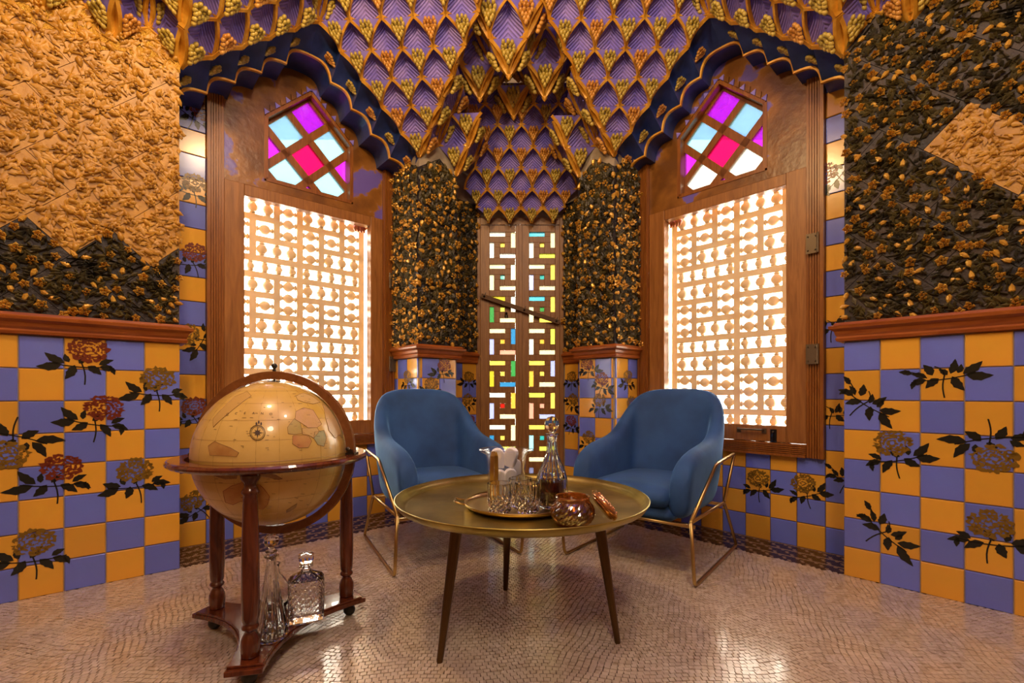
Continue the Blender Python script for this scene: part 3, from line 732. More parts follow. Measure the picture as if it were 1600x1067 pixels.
    for hf in (0, 3):
        m = (lambda c: c) if nm == 'left' else (lambda c: 3 - c)
        X = lambda c: c0 + (hf + c) * wx
        for i in range(nr):
            k4 = i % 4; z1, z0 = zr[i], zr[i + 1]
            # horizontal bars
            if k4 == 0: lbar(X(0) + hb, X(3) - hb, z1 - hb, z1 + hb) if i > 0 else None; a, c = (0, 2) if nm == 'left' else (1, 3); lbar(X(a) - hb, X(c) + hb, z0 - hb, z0 + hb)
            if k4 == 1:
                a, c = (1, 3) if nm == 'left' else (0, 2); lbar(X(a) - hb, X(c) + hb, z0 - hb, z0 + hb)
                for cc in (1, 2): 
                    lo, hi = z0, z1
                    lbar(X(cc) - hb, X(cc) + hb, z0 + hb, z1 - hb)
            if k4 == 2: lbar(X(0) + hb, X(3) - hb, z0 - hb, z0 + hb)
            tallA = 2 if nm == 'left' else 0; tallB = 0 if nm == 'left' else 2
            if k4 == 0: cc = 2 if nm == 'left' else 1; lbar(X(cc) - hb, X(cc) + hb, z0 + hb, z1 - hb)
            if k4 == 2: cc = 1 if nm == 'left' else 2; lbar(X(cc) - hb, X(cc) + hb, z0 + hb, z1 - hb)
            zc = (z0 + z1) / 2
            if k4 == 0:
                a = 0 if nm == 'left' else 1
                for t in (.19, .5, .81): spin(.092, X(a) + 2 * wx * t, zc, False)
            if k4 == 2:
                a = 1 if nm == 'left' else 0
                for t in (.19, .5, .81): spin(.092, X(a) + 2 * wx * t, zc, False)
            if k4 == 1:
                spin(.109, X(1.5), zc, True)
                if i > 0:
                    zz0, zz1 = zr[i + 1], zr[i - 1]
                    for t in (.2, .5, .8): spin(.109, X(tallA + .5), zz0 + (zz1 - zz0) * t, True)
                if i + 2 <= nr:
                    zz0, zz1 = zr[i + 2], zr[i]
                    for t in (.2, .5, .8): spin(.109, X(tallB + .5), zz0 + (zz1 - zz0) * t, True)
            if k4 == 3:
                for t in (.11, .305, .5, .695, .89): spin(.072, X(0) + 3 * wx * t, zc, False)
    oc = c0 + 6 * wx + .015; oz = 2.075; b = MB(); rd_ = random.Random(4)      # terracotta ornament in the upper corner
    for q in range(9):
        a_ = q * .7; b.sphere(lp(oc - .012 * q * .8, .05 + .004 * (q % 3), oz + .018 * math.sin(a_ * 1.6) + .022 - q * .002), .016 - .0008 * q, 8, 6, (1, 1, 1.3))
    for q in range(4): b.tube([lp(oc - .01 - .022 * q, .05, oz + .02), lp(oc - .02 - .022 * q, .066, oz - .004), lp(oc - .012 - .022 * q, .06, oz - .028)], [.011, .012, .005], 8)
    b.build('corner_ornament', MATS.get('terracotta') or mat('terracotta', (.62, .22, .10), .5), lat, smooth=True)
    # tiled outer reveal glimpsed past the screen
    b = MB(); ed = c0 + 6 * wx + .05
    b.box(ed, ed + .04, -.25, .10, .4, 2.3, fo.P); b.build('outer_reveal', MATS.get('reveal') or mat('reveal', (.8, .7, .4), .5), win)

# exterior reveal: small green, white and yellow flower tiles
m_ = MATS['reveal']; tc = N(m_, 'ShaderNodeTexCoord'); v = N(m_, 'ShaderNodeTexVoronoi'); v.inputs['Scale'].default_value = 22; LK(m_, tc.outputs['Object'], v.inputs['Vector'])
r = N(m_, 'ShaderNodeValToRGB'); r.color_ramp.interpolation = 'CONSTANT'; r.color_ramp.elements[0].color = (.06, .16, .04, 1); r.color_ramp.elements[1].color = (.85, .75, .5, 1); r.color_ramp.elements[1].position = .3
e = r.color_ramp.elements.new(.75); e.color = (.7, .35, .06, 1); LK(m_, v.outputs['Color'], r.inputs[0]); LK(m_, r.outputs[0], B(m_).inputs['Base Color'])

# ================================================================== door
DY = 3.90; DX0, DX1 = -.262, .392; DC = (DX0 + DX1) / 2 + .005
door = tag(empty('door_1', (DC, DY, 0)), 'tall double door with small coloured glass panes', None, None, 'structure')
def dp(x, e, z): return Vector((x - DC, -e, z))
def dbox(name, a0, a1, e0, e1, z0, z1, m=M_door, bev=.002, par=None):
    b = MB(); b.box(a0, a1, e0, e1, z0, z1, dp); o = b.build(name, m, par or door)
    if bev: bevel(o, bev, 1)
    return o
dbox('door_frame', DX0 - .035, DX0, -.05, .02, 0, 2.32); dbox('door_frame', DX1, DX1 + .035, -.05, .02, 0, 2.32)
dbox('door_frame', DX0, DX1, -.05, .02, 2.262, 2.32)
PANES = [
 [('white', 'cream', 'white', 'yellow', 'white'), ('cream', 'cream', 'cream', 'teal', 'cream'), ('olive', 'white', 'green', 'lime', 'cream'), ('cream', 'blue', 'lavender', 'orange', 'pink'), ('yellow', 'green', 'olive', 'yellow', 'blue'), ('white', 'orange', 'lavender', 'red', 'cream'), ('white', 'cream', 'blue', 'yellow', 'lime'), ('cream', 'yellow', 'white', 'teal', 'cream')],
 [('cyan', 'cream', 'white', 'yellow', 'lime'), ('cream', 'yellow', 'lavender', 'teal', 'cream'), ('cyan', 'yellow', 'cream', 'green', 'yellow'), ('cream', 'lime', 'white', 'orange', 'cream'), ('yellow', 'lavender', 'orange', 'yellow', 'cream'), ('lime', 'yellow', 'pink', 'pink', 'lavender'), ('yellow', 'cream', 'sky', 'teal', 'lime'), ('cream', 'white', 'lavender', 'yellow', 'cream')]]
ZD = 2.205; PITCH = .2655; MW = .213
for lf in (0, 1):
    x0 = (-.185 if lf == 0 else .142); xL, xR = (DX0, DC - .001) if lf == 0 else (DC + .001, DX1)
    leaf = dbox('door_leaf', xL, x0 - .0, -.03, .012, .01, 2.26)          # stile on the one side carries the leaf
    dbox('stile', x0 + MW, xR, -.03, .012, .01, 2.26, par=leaf)
    z = ZD
    dbox('rail', x0 + .0005, x0 + MW - .0005, -.029, .010, ZD, 2.26, par=leaf)
    for mi in range(8):
        t = ZD - mi * PITCH; b0 = t - MW; P_ = .036; Lg = .128
        cols = PANES[lf][mi]
        rects = [(0, Lg, MW - P_, MW), (MW - P_, MW, MW - Lg, MW), (0, P_, 0, Lg), (.089, .124, .089, .124), (MW - Lg, MW, 0, P_)]
        for (a, c, d, e2), cn in zip(rects, cols):
            dbox('coloured_pane', x0 + a, x0 + c, -.012, -.008, b0 + d, b0 + e2, STAIN[cn], 0, leaf)
        g = .0
        # muntins fill what is left of the module
        bars = [(0, MW - P_, MW - P_ - .049, MW - P_), (Lg, MW - P_, MW - P_, MW), (MW - P_ - .053, MW - P_, P_ + .0, MW - P_ - .049), (MW - P_, MW, P_, MW - Lg), (P_, MW - Lg, 0, P_ + .053), (P_, .089, P_ + .053, MW - P_ - .049), (0, P_, Lg, MW - P_ - .049), (MW - Lg, MW - P_ - .053, P_, P_ + .053), (.089, .124, .124, .128)]
        for (a, c, d, e2) in bars:
            if c - a > .002 and e2 - d > .002: dbox('muntin', x0 + a, x0 + c, -.026, .008, b0 + d, b0 + e2, M_door, .0015, leaf)
        zlo = b0 - (PITCH - MW)
        dbox('rail', x0 + .0005, x0 + MW - .0005, -.028, .009, zlo if mi < 7 else .008, b0, par=leaf)
dbox('astragal', DC - .014, DC + .014, .011, .022, .01, 2.26)
b = MB(); b.lathe([(.006, -.014), (.013, -.012), (.013, .012), (.006, .014)], 10, dp(DX0 + .215, .02, 1.505)); b.sphere(dp(DX0 + .215, .03, 1.53), .012, 8, 6); b.build('key_plate', M_dark, door)
bar_o = empty('iron_bar', (DC, DY - .04, 1.5)); tag(bar_o, 'rusty iron security bar slanting across the coloured-glass door', 'bar')
a0, a1 = Vector((DX0 + .01 - DC, 0, 1.675 - 1.5)), Vector((DX1 - .005 - DC, -.005, 1.455 - 1.5)); dr = (a1 - a0).normalized(); up = Vector((-dr.z, 0, dr.x)) * .017
b = MB(); yv = Vector((0, .008, 0)); b.hexa([a0 - up - yv, a1 - up - yv, a1 - up + yv, a0 - up + yv, a0 + up - yv, a1 + up - yv, a1 + up + yv, a0 + up + yv]); M_rust = mat('rusty_iron', (.10, .055, .025), .6, .5); bump(M_rust, 60, .5, .004); b.build('flat_bar', M_rust, bar_o)
for t in (.04, .55, .96):
    b = MB(); p = a0.lerp(a1, t); b.sphere(p + Vector((0, -.010, 0)), .009, 8, 6); b.tube([p + up * .5, p + up * 2.0], .003, 6); b.build('bolt', M_dark, bar_o)

# ================================================================== stalactite vault
b = MB(); b.box(-4.6, 4.6, -2.2, 6.0, ZTOP, ZTOP + .12)
ceil = tag(b.build('ceiling', M_vspan), 'violet stalactite vault with gilded ribs, palm leaves and date clusters', None, None, 'structure')
def date_mesh(m, seed):
    rd = random.Random(seed); b = MB()
    for row, (cnt, hw) in enumerate(((3, .021), (4, .026), (4, .024), (3, .017), (2, .009), (1, 0))):
        for i in range(cnt):
            x = (-hw + 2 * hw * i / (cnt - 1)) if cnt > 1 else 0
            b.sphere((x + rd.uniform(-.002, .002), .010 + .008 * math.cos(x / .03 * 1.4) + rd.uniform(0, .005), -.0145 * row + rd.uniform(-.003, .003)), .0108, 8, 6, (.85, 1, 1.2))
    return b.mesh('date_cluster', m, smooth=True, recalc=False)
DATES = [date_mesh(M_date1, 1), date_mesh(M_date1, 2), date_mesh(M_date2, 3)]
ZUP = Vector((0, 0, 1))
def rib_curve(P, Tp, out, bul, n=8):
    """half of a pointed arch from foot P up to the tip Tp, swelling towards out"""
    return [P.lerp(Tp, i / n) + out * (bul * 3.0 * ((i / n) - (i / n) ** 1.9)) for i in range(n + 1)]
def rib_mesh(b, curve, Nv, w, h, sink=.006):
    n = len(curve); vs = []
    for i, p in enumerate(curve):
        t = (curve[min(i + 1, n - 1)] - curve[max(i - 1, 0)]).normalized(); sd = t.cross(Nv).normalized()
        vs += [p - sd * w - Nv * sink, p - sd * w * .8 + Nv * h, p + sd * w * .8 + Nv * h, p + sd * w - Nv * sink]
    fs = [(4 * i + k, 4 * i + (k + 1) % 4, 4 * i + 4 + (k + 1) % 4, 4 * i + 4 + k) for i in range(n - 1) for k in range(4)] + [(0, 1, 2, 3), tuple(4 * (n - 1) + k for k in (3, 2, 1, 0))]
    b.add(vs, fs)
CULL = [0]
def put_dates(pos, Nv, right, scale, parent, seed):
    up = Nv.cross(right).normalized()
    if up.z < 0: up = -up; right = -right
    X = right.normalized(); Zv = up; Y = Nv
    if X.cross(Y).dot(Zv) < 0: X = -X
    R = Matrix(((X.x, Y.x, Zv.x, 0), (X.y, Y.y, Zv.y, 0), (X.z, Y.z, Zv.z, 0), (0, 0, 0, 1)))
    link('date_cluster', DATES[(seed * 7) % 11 % 3], parent, Matrix.Translation(pos) @ R @ Matrix.Scale(scale, 4))
def vault_cell(F0, F1, Tp, Nv, depth=.24, mcell=None):
    W = (F1 - F0); wl = W.length; Wd = W.normalized(); n = 8
    Lc = rib_curve(F0, Tp, -Wd, .165 * wl, n); Rc = rib_curve(F1, Tp, Wd, .165 * wl, n)
    b = MB()
    def fn(a, h):
        i = min(int(h * n), n - 1); t = h * n - i
        p = Lc[i].lerp(Lc[i + 1], t); q = Rc[i].lerp(Rc[i + 1], t); x = a * 2 - 1
        return p.lerp(q, a) - Nv * (depth * wl * (1 - abs(x) ** 2.2) * (.18 + .82 * math.sin(PI * .5 * min(1, h * 1.25))) * (1 - h ** 6))
    b.grid(fn, 8, n)
    o = b.build('vault_cell', mcell or M_vcell, ceil, smooth=True, recalc=False, uv=True)
    r = MB(); rib_mesh(r, Lc, Nv, .0085, .010); rib_mesh(r, Rc, Nv, .0085, .010)
    for c, sg in ((Lc, 1), (Rc, -1)):      # gilded foot
        r.add([c[0] + Nv * .004, c[0] + Wd * sg * wl * .20 + Nv * .003, c[1] + Nv * .004, c[0] + Wd * sg * wl * .12 - Nv * .02], [(0, 1, 2), (0, 3, 1), (1, 3, 2)])
    r.build('arch_rib', M_vgold, o)
    return o
def vault_span(Pn, A, C, Nv, seed, dates=True, edge=(False, False), ds=1.0):
    """spandrel above node Pn between the ribs that leave it towards A and C"""
    W = (C - A); wl = W.length; Wd = W.normalized(); n = 8
    Lc = rib_curve(Pn, A, Wd, .165 * wl, n); Rc = rib_curve(Pn, C, -Wd, .165 * wl, n)
    b = MB(); vs = []
    for p, q in zip(Lc, Rc):
        for t in (0, .5, 1): vs.append(p.lerp(q, t) + Nv * (.006 * math.sin(PI * t)))
    b.add(vs, [(3 * i + k, 3 * i + k + 1, 3 * i + 4 + k, 3 * i + 3 + k) for i in range(n) for k in range(2)])
    o = b.build('vault_spandrel', M_vspan, ceil, smooth=True, recalc=False)
    for c, e in ((Lc, edge[0]), (Rc, edge[1])):
        if e: r = MB(); rib_mesh(r, c, Nv, .0115, .012, .025); r.build('edge_rib', M_vgold, o)
    if dates: put_dates(A.lerp(C, .5).lerp(Pn, .10) + Nv * .004, Nv, Wd, wl / .165 * ds, o, seed)
    return o
def facet(root, z0, dA, dB, ss, zs, rows, seed=0, edges=(True, True), maxcell=None, first=0, keep=None):
    R0 = Vector((root[0], root[1], z0)); dA = Vector((dA[0], dA[1], 0)); dB = Vector((dB[0], dB[1], 0))
    ch = (dB - dA).normalized(); bis = (dA + dB) / 2
    V = (bis * ss + ZUP * zs).normalized(); Nv = ch.cross(V)
    if Nv.dot(bis) < 0: Nv = -Nv
    Nv.normalize()
    nd = lambda k, j: R0 + (dA.lerp(dB, j / k) if k else Vector((0, 0, 0))) * ss * k + ZUP * zs * k
    for k in range(first, rows):
        for j in range(k + 1):
            if keep and not keep(k, j, 's'): continue
            vault_span(nd(k, j), nd(k + 1, j), nd(k + 1, j + 1), Nv, seed + k * 3 + j * 5, k > 0 or True, (edges[0] and j == 0, edges[1] and j == k))
        for j in range(k):
            if keep and not keep(k, j, 'c'): continue
            vault_cell(nd(k, j), nd(k, j + 1), nd(k + 1, j + 1), Nv)
def tip(p, s=1.0):
    b = MB(); b.lathe([(.002, -.030), (.012, -.018), (.019, -.004), (.016, .006), (.008, .012)], 6, p); b.build('pendant_tip', M_vgold, ceil)
for s in (SL, SR):
    u, n = s.u, s.n; dB = s.pier[0]; st = dB / 10; Z0 = 2.50; zs = .116
    A0 = s.P(0, 0, 0); B0 = s.P(dB, 0, 0); E0 = s.P(s.pier[1], 0, 0)
    facet(A0, Z0, n, u, st, zs, 6, 1)
    facet(B0, Z0, -u, n, st, zs, 6, 2)
    for i in range(4):
        o = s.P(-.25 * i, 0, 0)
        facet(o, Z0 + .01, -u, n, .125, .12, 3, 3 + i)
        if i: facet(o, Z0 + .01, n, u, .125, .12, 3, 4 + i)
    facet(B0, Z0 - .0, n, u, .150, .135, 3, 5); facet(E0, Z0 - .04, -u, n, .150, .165, 2, 6, edges=(False, True)); facet(E0, Z0 - .04, n, u, .14, .15, 2, 8)
    # scalloped soffit of the window arch, stepping back to the window
    F = [(i * st, Z0 + zs * min(i, 10 - i)) for i in range(11)]
    for lay, (e0, e1, dz0, dz1) in enumerate(((0.0, -.17, 0.0, -.105),)):
        for i in range(10):
            (a, za), (c, zc) = F[i], F[i + 1]
            mid = (a + c) / 2; outv = Vector((0, 0, 1)); sgn = -1 if i < 5 else 1
            def crv(e, dz, bul):
                P0 = s.P(a, e, za + dz); P1 = s.P(c, e, zc + dz); o = (s.u * sgn * -1 * .0 + ZUP * .75 + s.u * (-.66 if i < 5 else .66)).normalized()
                return [P0.lerp(P1, t / 8) + o * (bul * math.sin(PI * t / 8)) for t in range(9)]
            c0, c1 = crv(e0, dz0, .045), crv(e1, dz1, .048)
            inn = (s.P(mid, 0, 0) - s.P(dB / 2, 0, 0)); Nv = (ZUP * -.75 + s.u * (.66 if i < 5 else -.66)).normalized()
            b = MB()
            def fn(a_, h):
                k = a_ * 8; ii = min(int(k), 7); t = k - ii
                p = c0[ii].lerp(c0[ii + 1], t).lerp(c1[ii].lerp(c1[ii + 1], t), h)
                return p - Nv * (.03 * math.sin(PI * h) * math.sin(PI * a_))
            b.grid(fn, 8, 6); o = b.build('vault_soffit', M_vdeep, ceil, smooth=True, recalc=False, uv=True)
            r = MB(); rib_mesh(r, c0, Nv, .010, .006, .004); r.build('edge_rib', M_vgold, o)
            r = MB(); rib_mesh(r, c1, Nv, .010, .008, .004); r.build('edge_rib', M_vgold, o)
            P_ = c1[0 if i < 5 else 8].lerp(c0[0 if i < 5 else 8], .3)
            put_dates(c0[4].lerp(c1[4], .62) + Nv * .003, Nv, s.n, .9, o, i)
            # plain reveal back to the window wall
            b = MB(); e2 = -s.rec + .0
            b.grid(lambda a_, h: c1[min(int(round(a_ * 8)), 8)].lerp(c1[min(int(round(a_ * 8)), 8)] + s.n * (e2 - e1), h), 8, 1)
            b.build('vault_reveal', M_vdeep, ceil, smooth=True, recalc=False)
UA = Vector((math.cos(math.radians(43)), math.sin(math.radians(43)), 0)); NA = Vector((math.sin(math.radians(43)), -math.cos(math.radians(43)), 0))
for i, (p, zr_) in enumerate((((-.218, 3.185), 3), ((.219, 3.172), 3), ((-.020, 2.957), 3), ((.012, 3.390), 1))):
    zz = 2.865
    facet(p, zz, -UA, NA, .155, .152, zr_, 10 + i)
    facet(p, zz, NA, UA, .155, .152, 2 if i != 1 else zr_, 11 + i); facet(p, zz, -NA, -UA, .155, .152, 2 if i != 0 else zr_, 12 + i)
    tip((p[0], p[1], zz), 1)
# half-dome of cells over the door
RW = [(3.83, 2.262), (3.77, 2.360), (3.70, 2.474), (3.62, 2.606), (3.54, 2.726), (3.46, 2.844), (3.40, 2.96), (3.32, 3.06)]
sp = .176
nodes = []
for i, (Y, z) in enumerate(RW):
    xs_ = [-2, -1, 0, 1, 2] if i % 2 else [-2.5, -1.5, -.5, .5, 1.5, 2.5]
    nodes.append([Vector((DC + q * sp, Y, z)) for q in xs_])
for i in range(len(RW) - 1):
    V = (nodes[i + 1][2] - nodes[i][2]); V.x = 0; Nv = Vector((1, 0, 0)).cross(V).normalized()
    if Nv.y > 0: Nv = -Nv
    lo, hi = nodes[i], nodes[i + 1]
    if i % 2 == 0:     # lo has 6, hi 5 : cell feet lo[j],lo[j+1] tip hi[j]
        for j in range(5):
            if i == 0:
                if 1 <= j <= 3:
                    r = MB(); W = .13 * sp; X = Vector((1, 0, 0))
                    rib_mesh(r, rib_curve(lo[j], hi[j], -X, W), Nv, .012, .02); rib_mesh(r, rib_curve(lo[j + 1], hi[j], X, W), Nv, .012, .02); r.build('door_arch_rib', M_vgold, ceil)
                continue
            vault_cell(lo[j], lo[j + 1], hi[j], Nv)
        for j in range(1, 5): vault_span(lo[j], hi[j - 1], hi[j], Nv, i + j)
    else:
        for j in range(4): vault_cell(lo[j], lo[j + 1], hi[j + 1], Nv)
        for j in range(5): vault_span(lo[j], hi[j], hi[j + 1], Nv, i + j * 2)

# ================================================================== furniture: coffee table
TC = Vector((.035, 1.757, 0))
tb = tag(empty('coffee_table', TC), 'round aged-brass tray coffee table on three slender tapered legs', 'table')
b = MB(); b.lathe([(.0, .462), (.30, .462), (.425, .464), (.447, .474), (.461, .494), (.4615, .498), (.457, .499), (.446, .484), (.432, .472), (.42, .4705), (.0, .4705)], 96, cap=False)
b.build('table_top', M_brassd, tb, smooth=True, merge=1e-5)
for fx, fy in ((-.2346, 1.530), (-.0284, 2.093), (.369, 1.648)):
    p = Vector((fx, fy, 0)) - TC; q = p * .80
    b = MB(); b.tube([(p.x, p.y, 0), (p.x, p.y, .004), (q.x, q.y, .455), (q.x, q.y, .4615)], [.0095, .0105, .021, .021], 14); b.build('leg', M_leg, tb, smooth=False)
    b = MB(); b.lathe([(.034, .454), (.034, .4615)], 14, (q.x, q.y, 0)); b.build('leg_plate', M_leg, tb)

# ================================================================== furniture: armchairs
def fillet(pts, r, n=5, closed=False):
    pts = [Vector(p) for p in pts]; out = []; m = len(pts)
    for i, p in enumerate(pts):
        if not closed and i in (0, m - 1): out.append(p); continue
        a = pts[i - 1] - p; c = pts[(i + 1) % m] - p; la = min(r, a.length * .45); lc = min(r, c.length * .45)
        A = p + a.normalized() * la; C = p + c.normalized() * lc
        for k in range(n + 1):
            t = k / n; out.append(A * (1 - t) ** 2 + p * 2 * t * (1 - t) + C * t ** 2)
    return out
ST = [(-.278, .000, -.286, .015, .475), (-.282, .07, -.292, .07, .555), (-.286, .19, -.300, .19, .595), (-.288, .34, -.306, .345, .612), (-.284, .46, -.308, .50, .64), (-.265, .545, -.305, .63, .765), (-.215, .590, -.262, .725, .875), (-.11, .612, -.135, .762, .898), (0, .618, 0, .768, .900)]
ST = [(x * .915, y, x2 * .915, y2, z) for (x, y, x2, y2, z) in ST]
ST = ST + [(-x, y, -x2, y2, z) for (x, y, x2, y2, z) in ST[:-1][::-1]]
def armchair(loc, rz, label):
    ch = tag(empty('armchair', loc, rz), label, 'armchair', 'blue velvet armchairs by the brass table')
    b = MB(); m = len(ST); rings = []
    for i, (xb, yb, xt, yt, zt) in enumerate(ST):
        j0, j1 = max(i - 1, 0), min(i + 1, m - 1)
        def nrm(ix, iy):
            tx, ty = ST[j1][ix] - ST[j0][ix], ST[j1][iy] - ST[j0][iy]; L = math.hypot(tx, ty); return Vector((-ty / L, tx / L, 0))
        nb, nt = nrm(0, 1), nrm(2, 3)        # pointing outwards (left of travel)
        if nb.dot(Vector((xb, yb - .25, 0))) < 0: nb = -nb
        if nt.dot(Vector((xt, yt - .25, 0))) < 0: nt = -nt
        th = .047 if (i < 5 or i > m - 6) else .040; ring = []
        Pb = Vector((xb, yb, .285)); Pt = Vector((xt, yt, zt))
        for (f, o, dz) in ((0, -1, 0), (.35, -1.1, 0), (.75, -1.1, 0), (.93, -1.0, 0), (1.0, -.55, .006), (1.0, .55, .006), (.93, 1.0, 0), (.7, 1.1, 0), (.35, 1.05, 0), (0, .9, 0)):
            nn = nb.lerp(nt, f); ring.append(Pb.lerp(Pt, f) + nn * (th * o) + Vector((0, 0, dz)))
        rings.append(ring)
    k = len(rings[0]); vs = [p for r in rings for p in r]
    fs = [(i * k + j, i * k + (j + 1) % k, (i + 1) * k + (j + 1) % k, (i + 1) * k + j) for i in range(m - 1) for j in range(k)]
    fs += [[j for j in range(k)][::-1], [(m - 1) * k + j for j in range(k)]]
    b.add(vs, fs); subsurf(b.build('shell', M_velvet, ch, smooth=True), 2)
    # seat cushion with a rolled front
    b = MB()
    def cush(x0, x1, y0, y1, z0, z1, crown, name, pw=4.0):
        b = MB(); nu, nv = 20, 12
        for sgn in (1, -1):
            def fn(a, h):
                x = a * 2 - 1; y = h * 2 - 1; e = max(0, 1 - abs(x) ** pw) ** (1 / pw) * max(0, 1 - abs(y) ** pw) ** (1 / pw)
                zc = (z0 + z1) / 2; return Vector(((x0 + x1) / 2 + x * (x1 - x0) / 2, (y0 + y1) / 2 + y * (y1 - y0) / 2, zc + sgn * (z1 - z0) / 2 * e + (crown * (1 - x * x) * (1 - y * y) if sgn > 0 else 0)))
            b.grid(fn, nu, nv, sgn < 0)
        return b.build(name, M_velvet, ch, smooth=True, merge=1e-4)
    cush(-.222, .222, -.035, .60, .325, .425, .022, 'seat_cushion', 5.0)
    cush(-.245, .245, -.01, .60, .262, .345, 0, 'seat_base', 5.0)
    for sx in (-1, 1):
        X = sx * .341
        P_ = lambda s, z: (X, s, z)
        b = MB(); r = .0085
        b.tube(fillet([P_(-.050, .306), P_(-.004, .010), P_(.735, .010), P_(.478, .300), P_(-.050, .306)], .035), r, 8); b.build('sled_base', M_brass, ch, smooth=True)
        b = MB(); b.tube(fillet([P_(-.048, .310), P_(.335, .518), P_(.690, .535), P_(.482, .305)], .025), r, 8); b.build('arm_rail', M_brass, ch, smooth=True)
    for (yy, zz) in ((.02, .268), (.470, .290)):
        b = MB(); b.tube([(-.336, yy, zz), (.336, yy, zz)], .0085, 8); b.build('cross_rail', M_brass, ch, smooth=True)
    return ch
armchair((-.253, 2.385, 0), math.radians(28), 'blue velvet armchair with brass sled frame beside the floor globe')
armchair((.5515, 2.3235, 0), math.radians(-38.7), 'blue velvet armchair with brass sled frame behind the whisky decanter')

# ================================================================== furniture: globe on a stand
GC = Vector((-.843, 1.673, 0)); GZ = .664; GR = .250
gl = tag(empty('floor_globe', GC), 'antique-style terrestrial globe in a mahogany stand with a shelf', 'globe')
M_globe = mat('globe_paper', (.60, .38, .11), .28); r_, n_, s_ = noise_mix(M_globe, (.64, .41, .075), (.78, .56, .17), 5, 5)
B(M_globe).inputs['Coat Weight'].default_value = .5
b = MB(); b.sphere((0, 0, GZ), GR, 64, 40); b.build('globe_ball', M_globe, gl, smooth=True)
def globe_pt(zx, zy, lift=.0007):
    """point of the ball that a photograph position names"""
    px, py = 255 + zx / 4.103, 570 + zy / 4.103
    o = Vector((0, 0, EYE)); d = Vector(((px - 800) / 737, 1, (615 - py) / 737)).normalized(); c = GC + Vector((0, 0, GZ)); oc = o - c
    bq = oc.dot(d); disc = bq * bq - (oc.dot(oc) - GR * GR); t = -bq - math.sqrt(max(disc, 0)); p = o + d * t - c
    return p.normalized() * (GR + lift) + Vector((0, 0, GZ))
def land(name, pts, color, outline=(.26, .13, .035), w=.0009):
    P3 = [globe_pt(x, y) for x, y in pts]
    bm = bmesh.new(); f = bm.faces.new([bm.verts.new(p) for p in P3]); bmesh.ops.triangulate(bm, faces=[f]); bmesh.ops.subdivide_edges(bm, edges=bm.edges, cuts=3, use_grid_fill=True)
    c = Vector((0, 0, GZ))
    for v in bm.verts: v.co = c + (v.co - c).normalized() * (GR + .0007)
    me = bpy.data.meshes.new(name); bm.to_mesh(me); bm.free(); mm = mat('land_' + str(len(MATS)), color, .35); c2 = tuple(.45 * a + .55 * b_ for a, b_ in zip(color, (.62, .40, .12))); noise_mix(mm, color, c2, 28, 5); me.materials.append(mm); o = link(name, me, gl)
    b = MB(); n = len(P3)
    for i in range(n):
        a, d = P3[i], P3[(i + 1) % n]; mid = (a + d) / 2; b.tube([a, c + (mid - c).normalized() * (GR + .0007), d], w * .7, 4)
    b.build('coastline', mat('ink_' + str(len(MATS)), outline, .4), o)
land('map_land', [(850, 300), (900, 275), (960, 290), (985, 330), (1015, 380), (985, 402), (930, 405), (880, 370), (845, 350)], (.62, .38, .20))
land('map_land', [(797, 400), (840, 345), (880, 372), (890, 440), (840, 447), (800, 440)], (.42, .36, .12))
land('map_land', [(890, 405), (985, 402), (1000, 425), (965, 470), (930, 450), (892, 445)], (.60, .42, .17))
land('map_land', [(970, 430), (1030, 420), (1045, 470), (1030, 522), (990, 512), (965, 470)], (.34, .38, .20))
land('map_land', [(830, 455), (930, 450), (952, 490), (930, 530), (870, 532), (828, 505)], (.56, .27, .10))
land('map_land', [(850, 200), (900, 180), (960, 205), (1005, 240), (960, 252), (900, 240), (862, 226)], (.60, .42, .16))
land('map_land', [(1020, 250), (1080, 300), (1120, 370), (1140, 440), (1100, 470), (1060, 420), (1040, 340)], (.58, .40, .20))
land('map_land', [(385, 810), (440, 775), (490, 760), (520, 745), (560, 775), (620, 770), (645, 792), (682, 842), (670, 892), (640, 925), (600, 915), (560, 890), (500, 870), (450, 895), (400, 880)], (.52, .25, .06), (.38, .13, .02), .0016)
land('map_land', [(290, 520), (330, 490), (380, 512), (430, 530), (485, 562), (470, 588), (380, 582), (300, 578)], (.46, .23, .06))
land('map_land', [(300, 668), (360, 690), (420, 688), (480, 678), (470, 728), (400, 732), (330, 712)], (.34, .17, .05))
land('map_land', [(612, 690), (660, 690), (720, 704), (765, 730), (740, 736), (680, 722), (622, 712)], (.34, .17, .05))
land('map_land', [(790, 930), (830, 905), (858, 888), (850, 912), (815, 935), (790, 946)], (.30, .22, .06))
land('map_land', [(322, 345), (400, 262), (460, 205), (540, 172), (565, 200), (480, 262), (420, 312), (350, 372), (322, 400)], (.58, .38, .11))
b = MB(); c0 = globe_pt(605, 435, .0009)
M_ink = mat('map_ink', (.05, .022, .008), .4)
ring = [globe_pt(605 + 48 * math.cos(a * PI / 12), 435 + 48 * math.sin(a * PI / 12), .0009) for a in range(24)]; b.tube(ring, .0009, 4, closed=True)
ring = [globe_pt(605 + 40 * math.cos(a * PI / 12), 435 + 40 * math.sin(a * PI / 12), .0009) for a in range(24)]; b.tube(ring, .0005, 4, closed=True)
for k in range(16):
    a = k * PI / 8; L = 38 if k % 4 == 0 else (28 if k % 2 == 0 else 18)
    b.add([globe_pt(605 + 6 * math.cos(a + 1.2), 435 + 6 * math.sin(a + 1.2), .001), globe_pt(605 + L * math.cos(a), 435 + L * math.sin(a), .001), globe_pt(605 + 6 * math.cos(a - 1.2), 435 + 6 * math.sin(a - 1.2), .001)], [(0, 1, 2)])
b.add([globe_pt(605 + 13 * math.cos(k * PI / 5), 435 + 13 * math.sin(k * PI / 5), .0011) for k in range(10)], [tuple(range(10))])
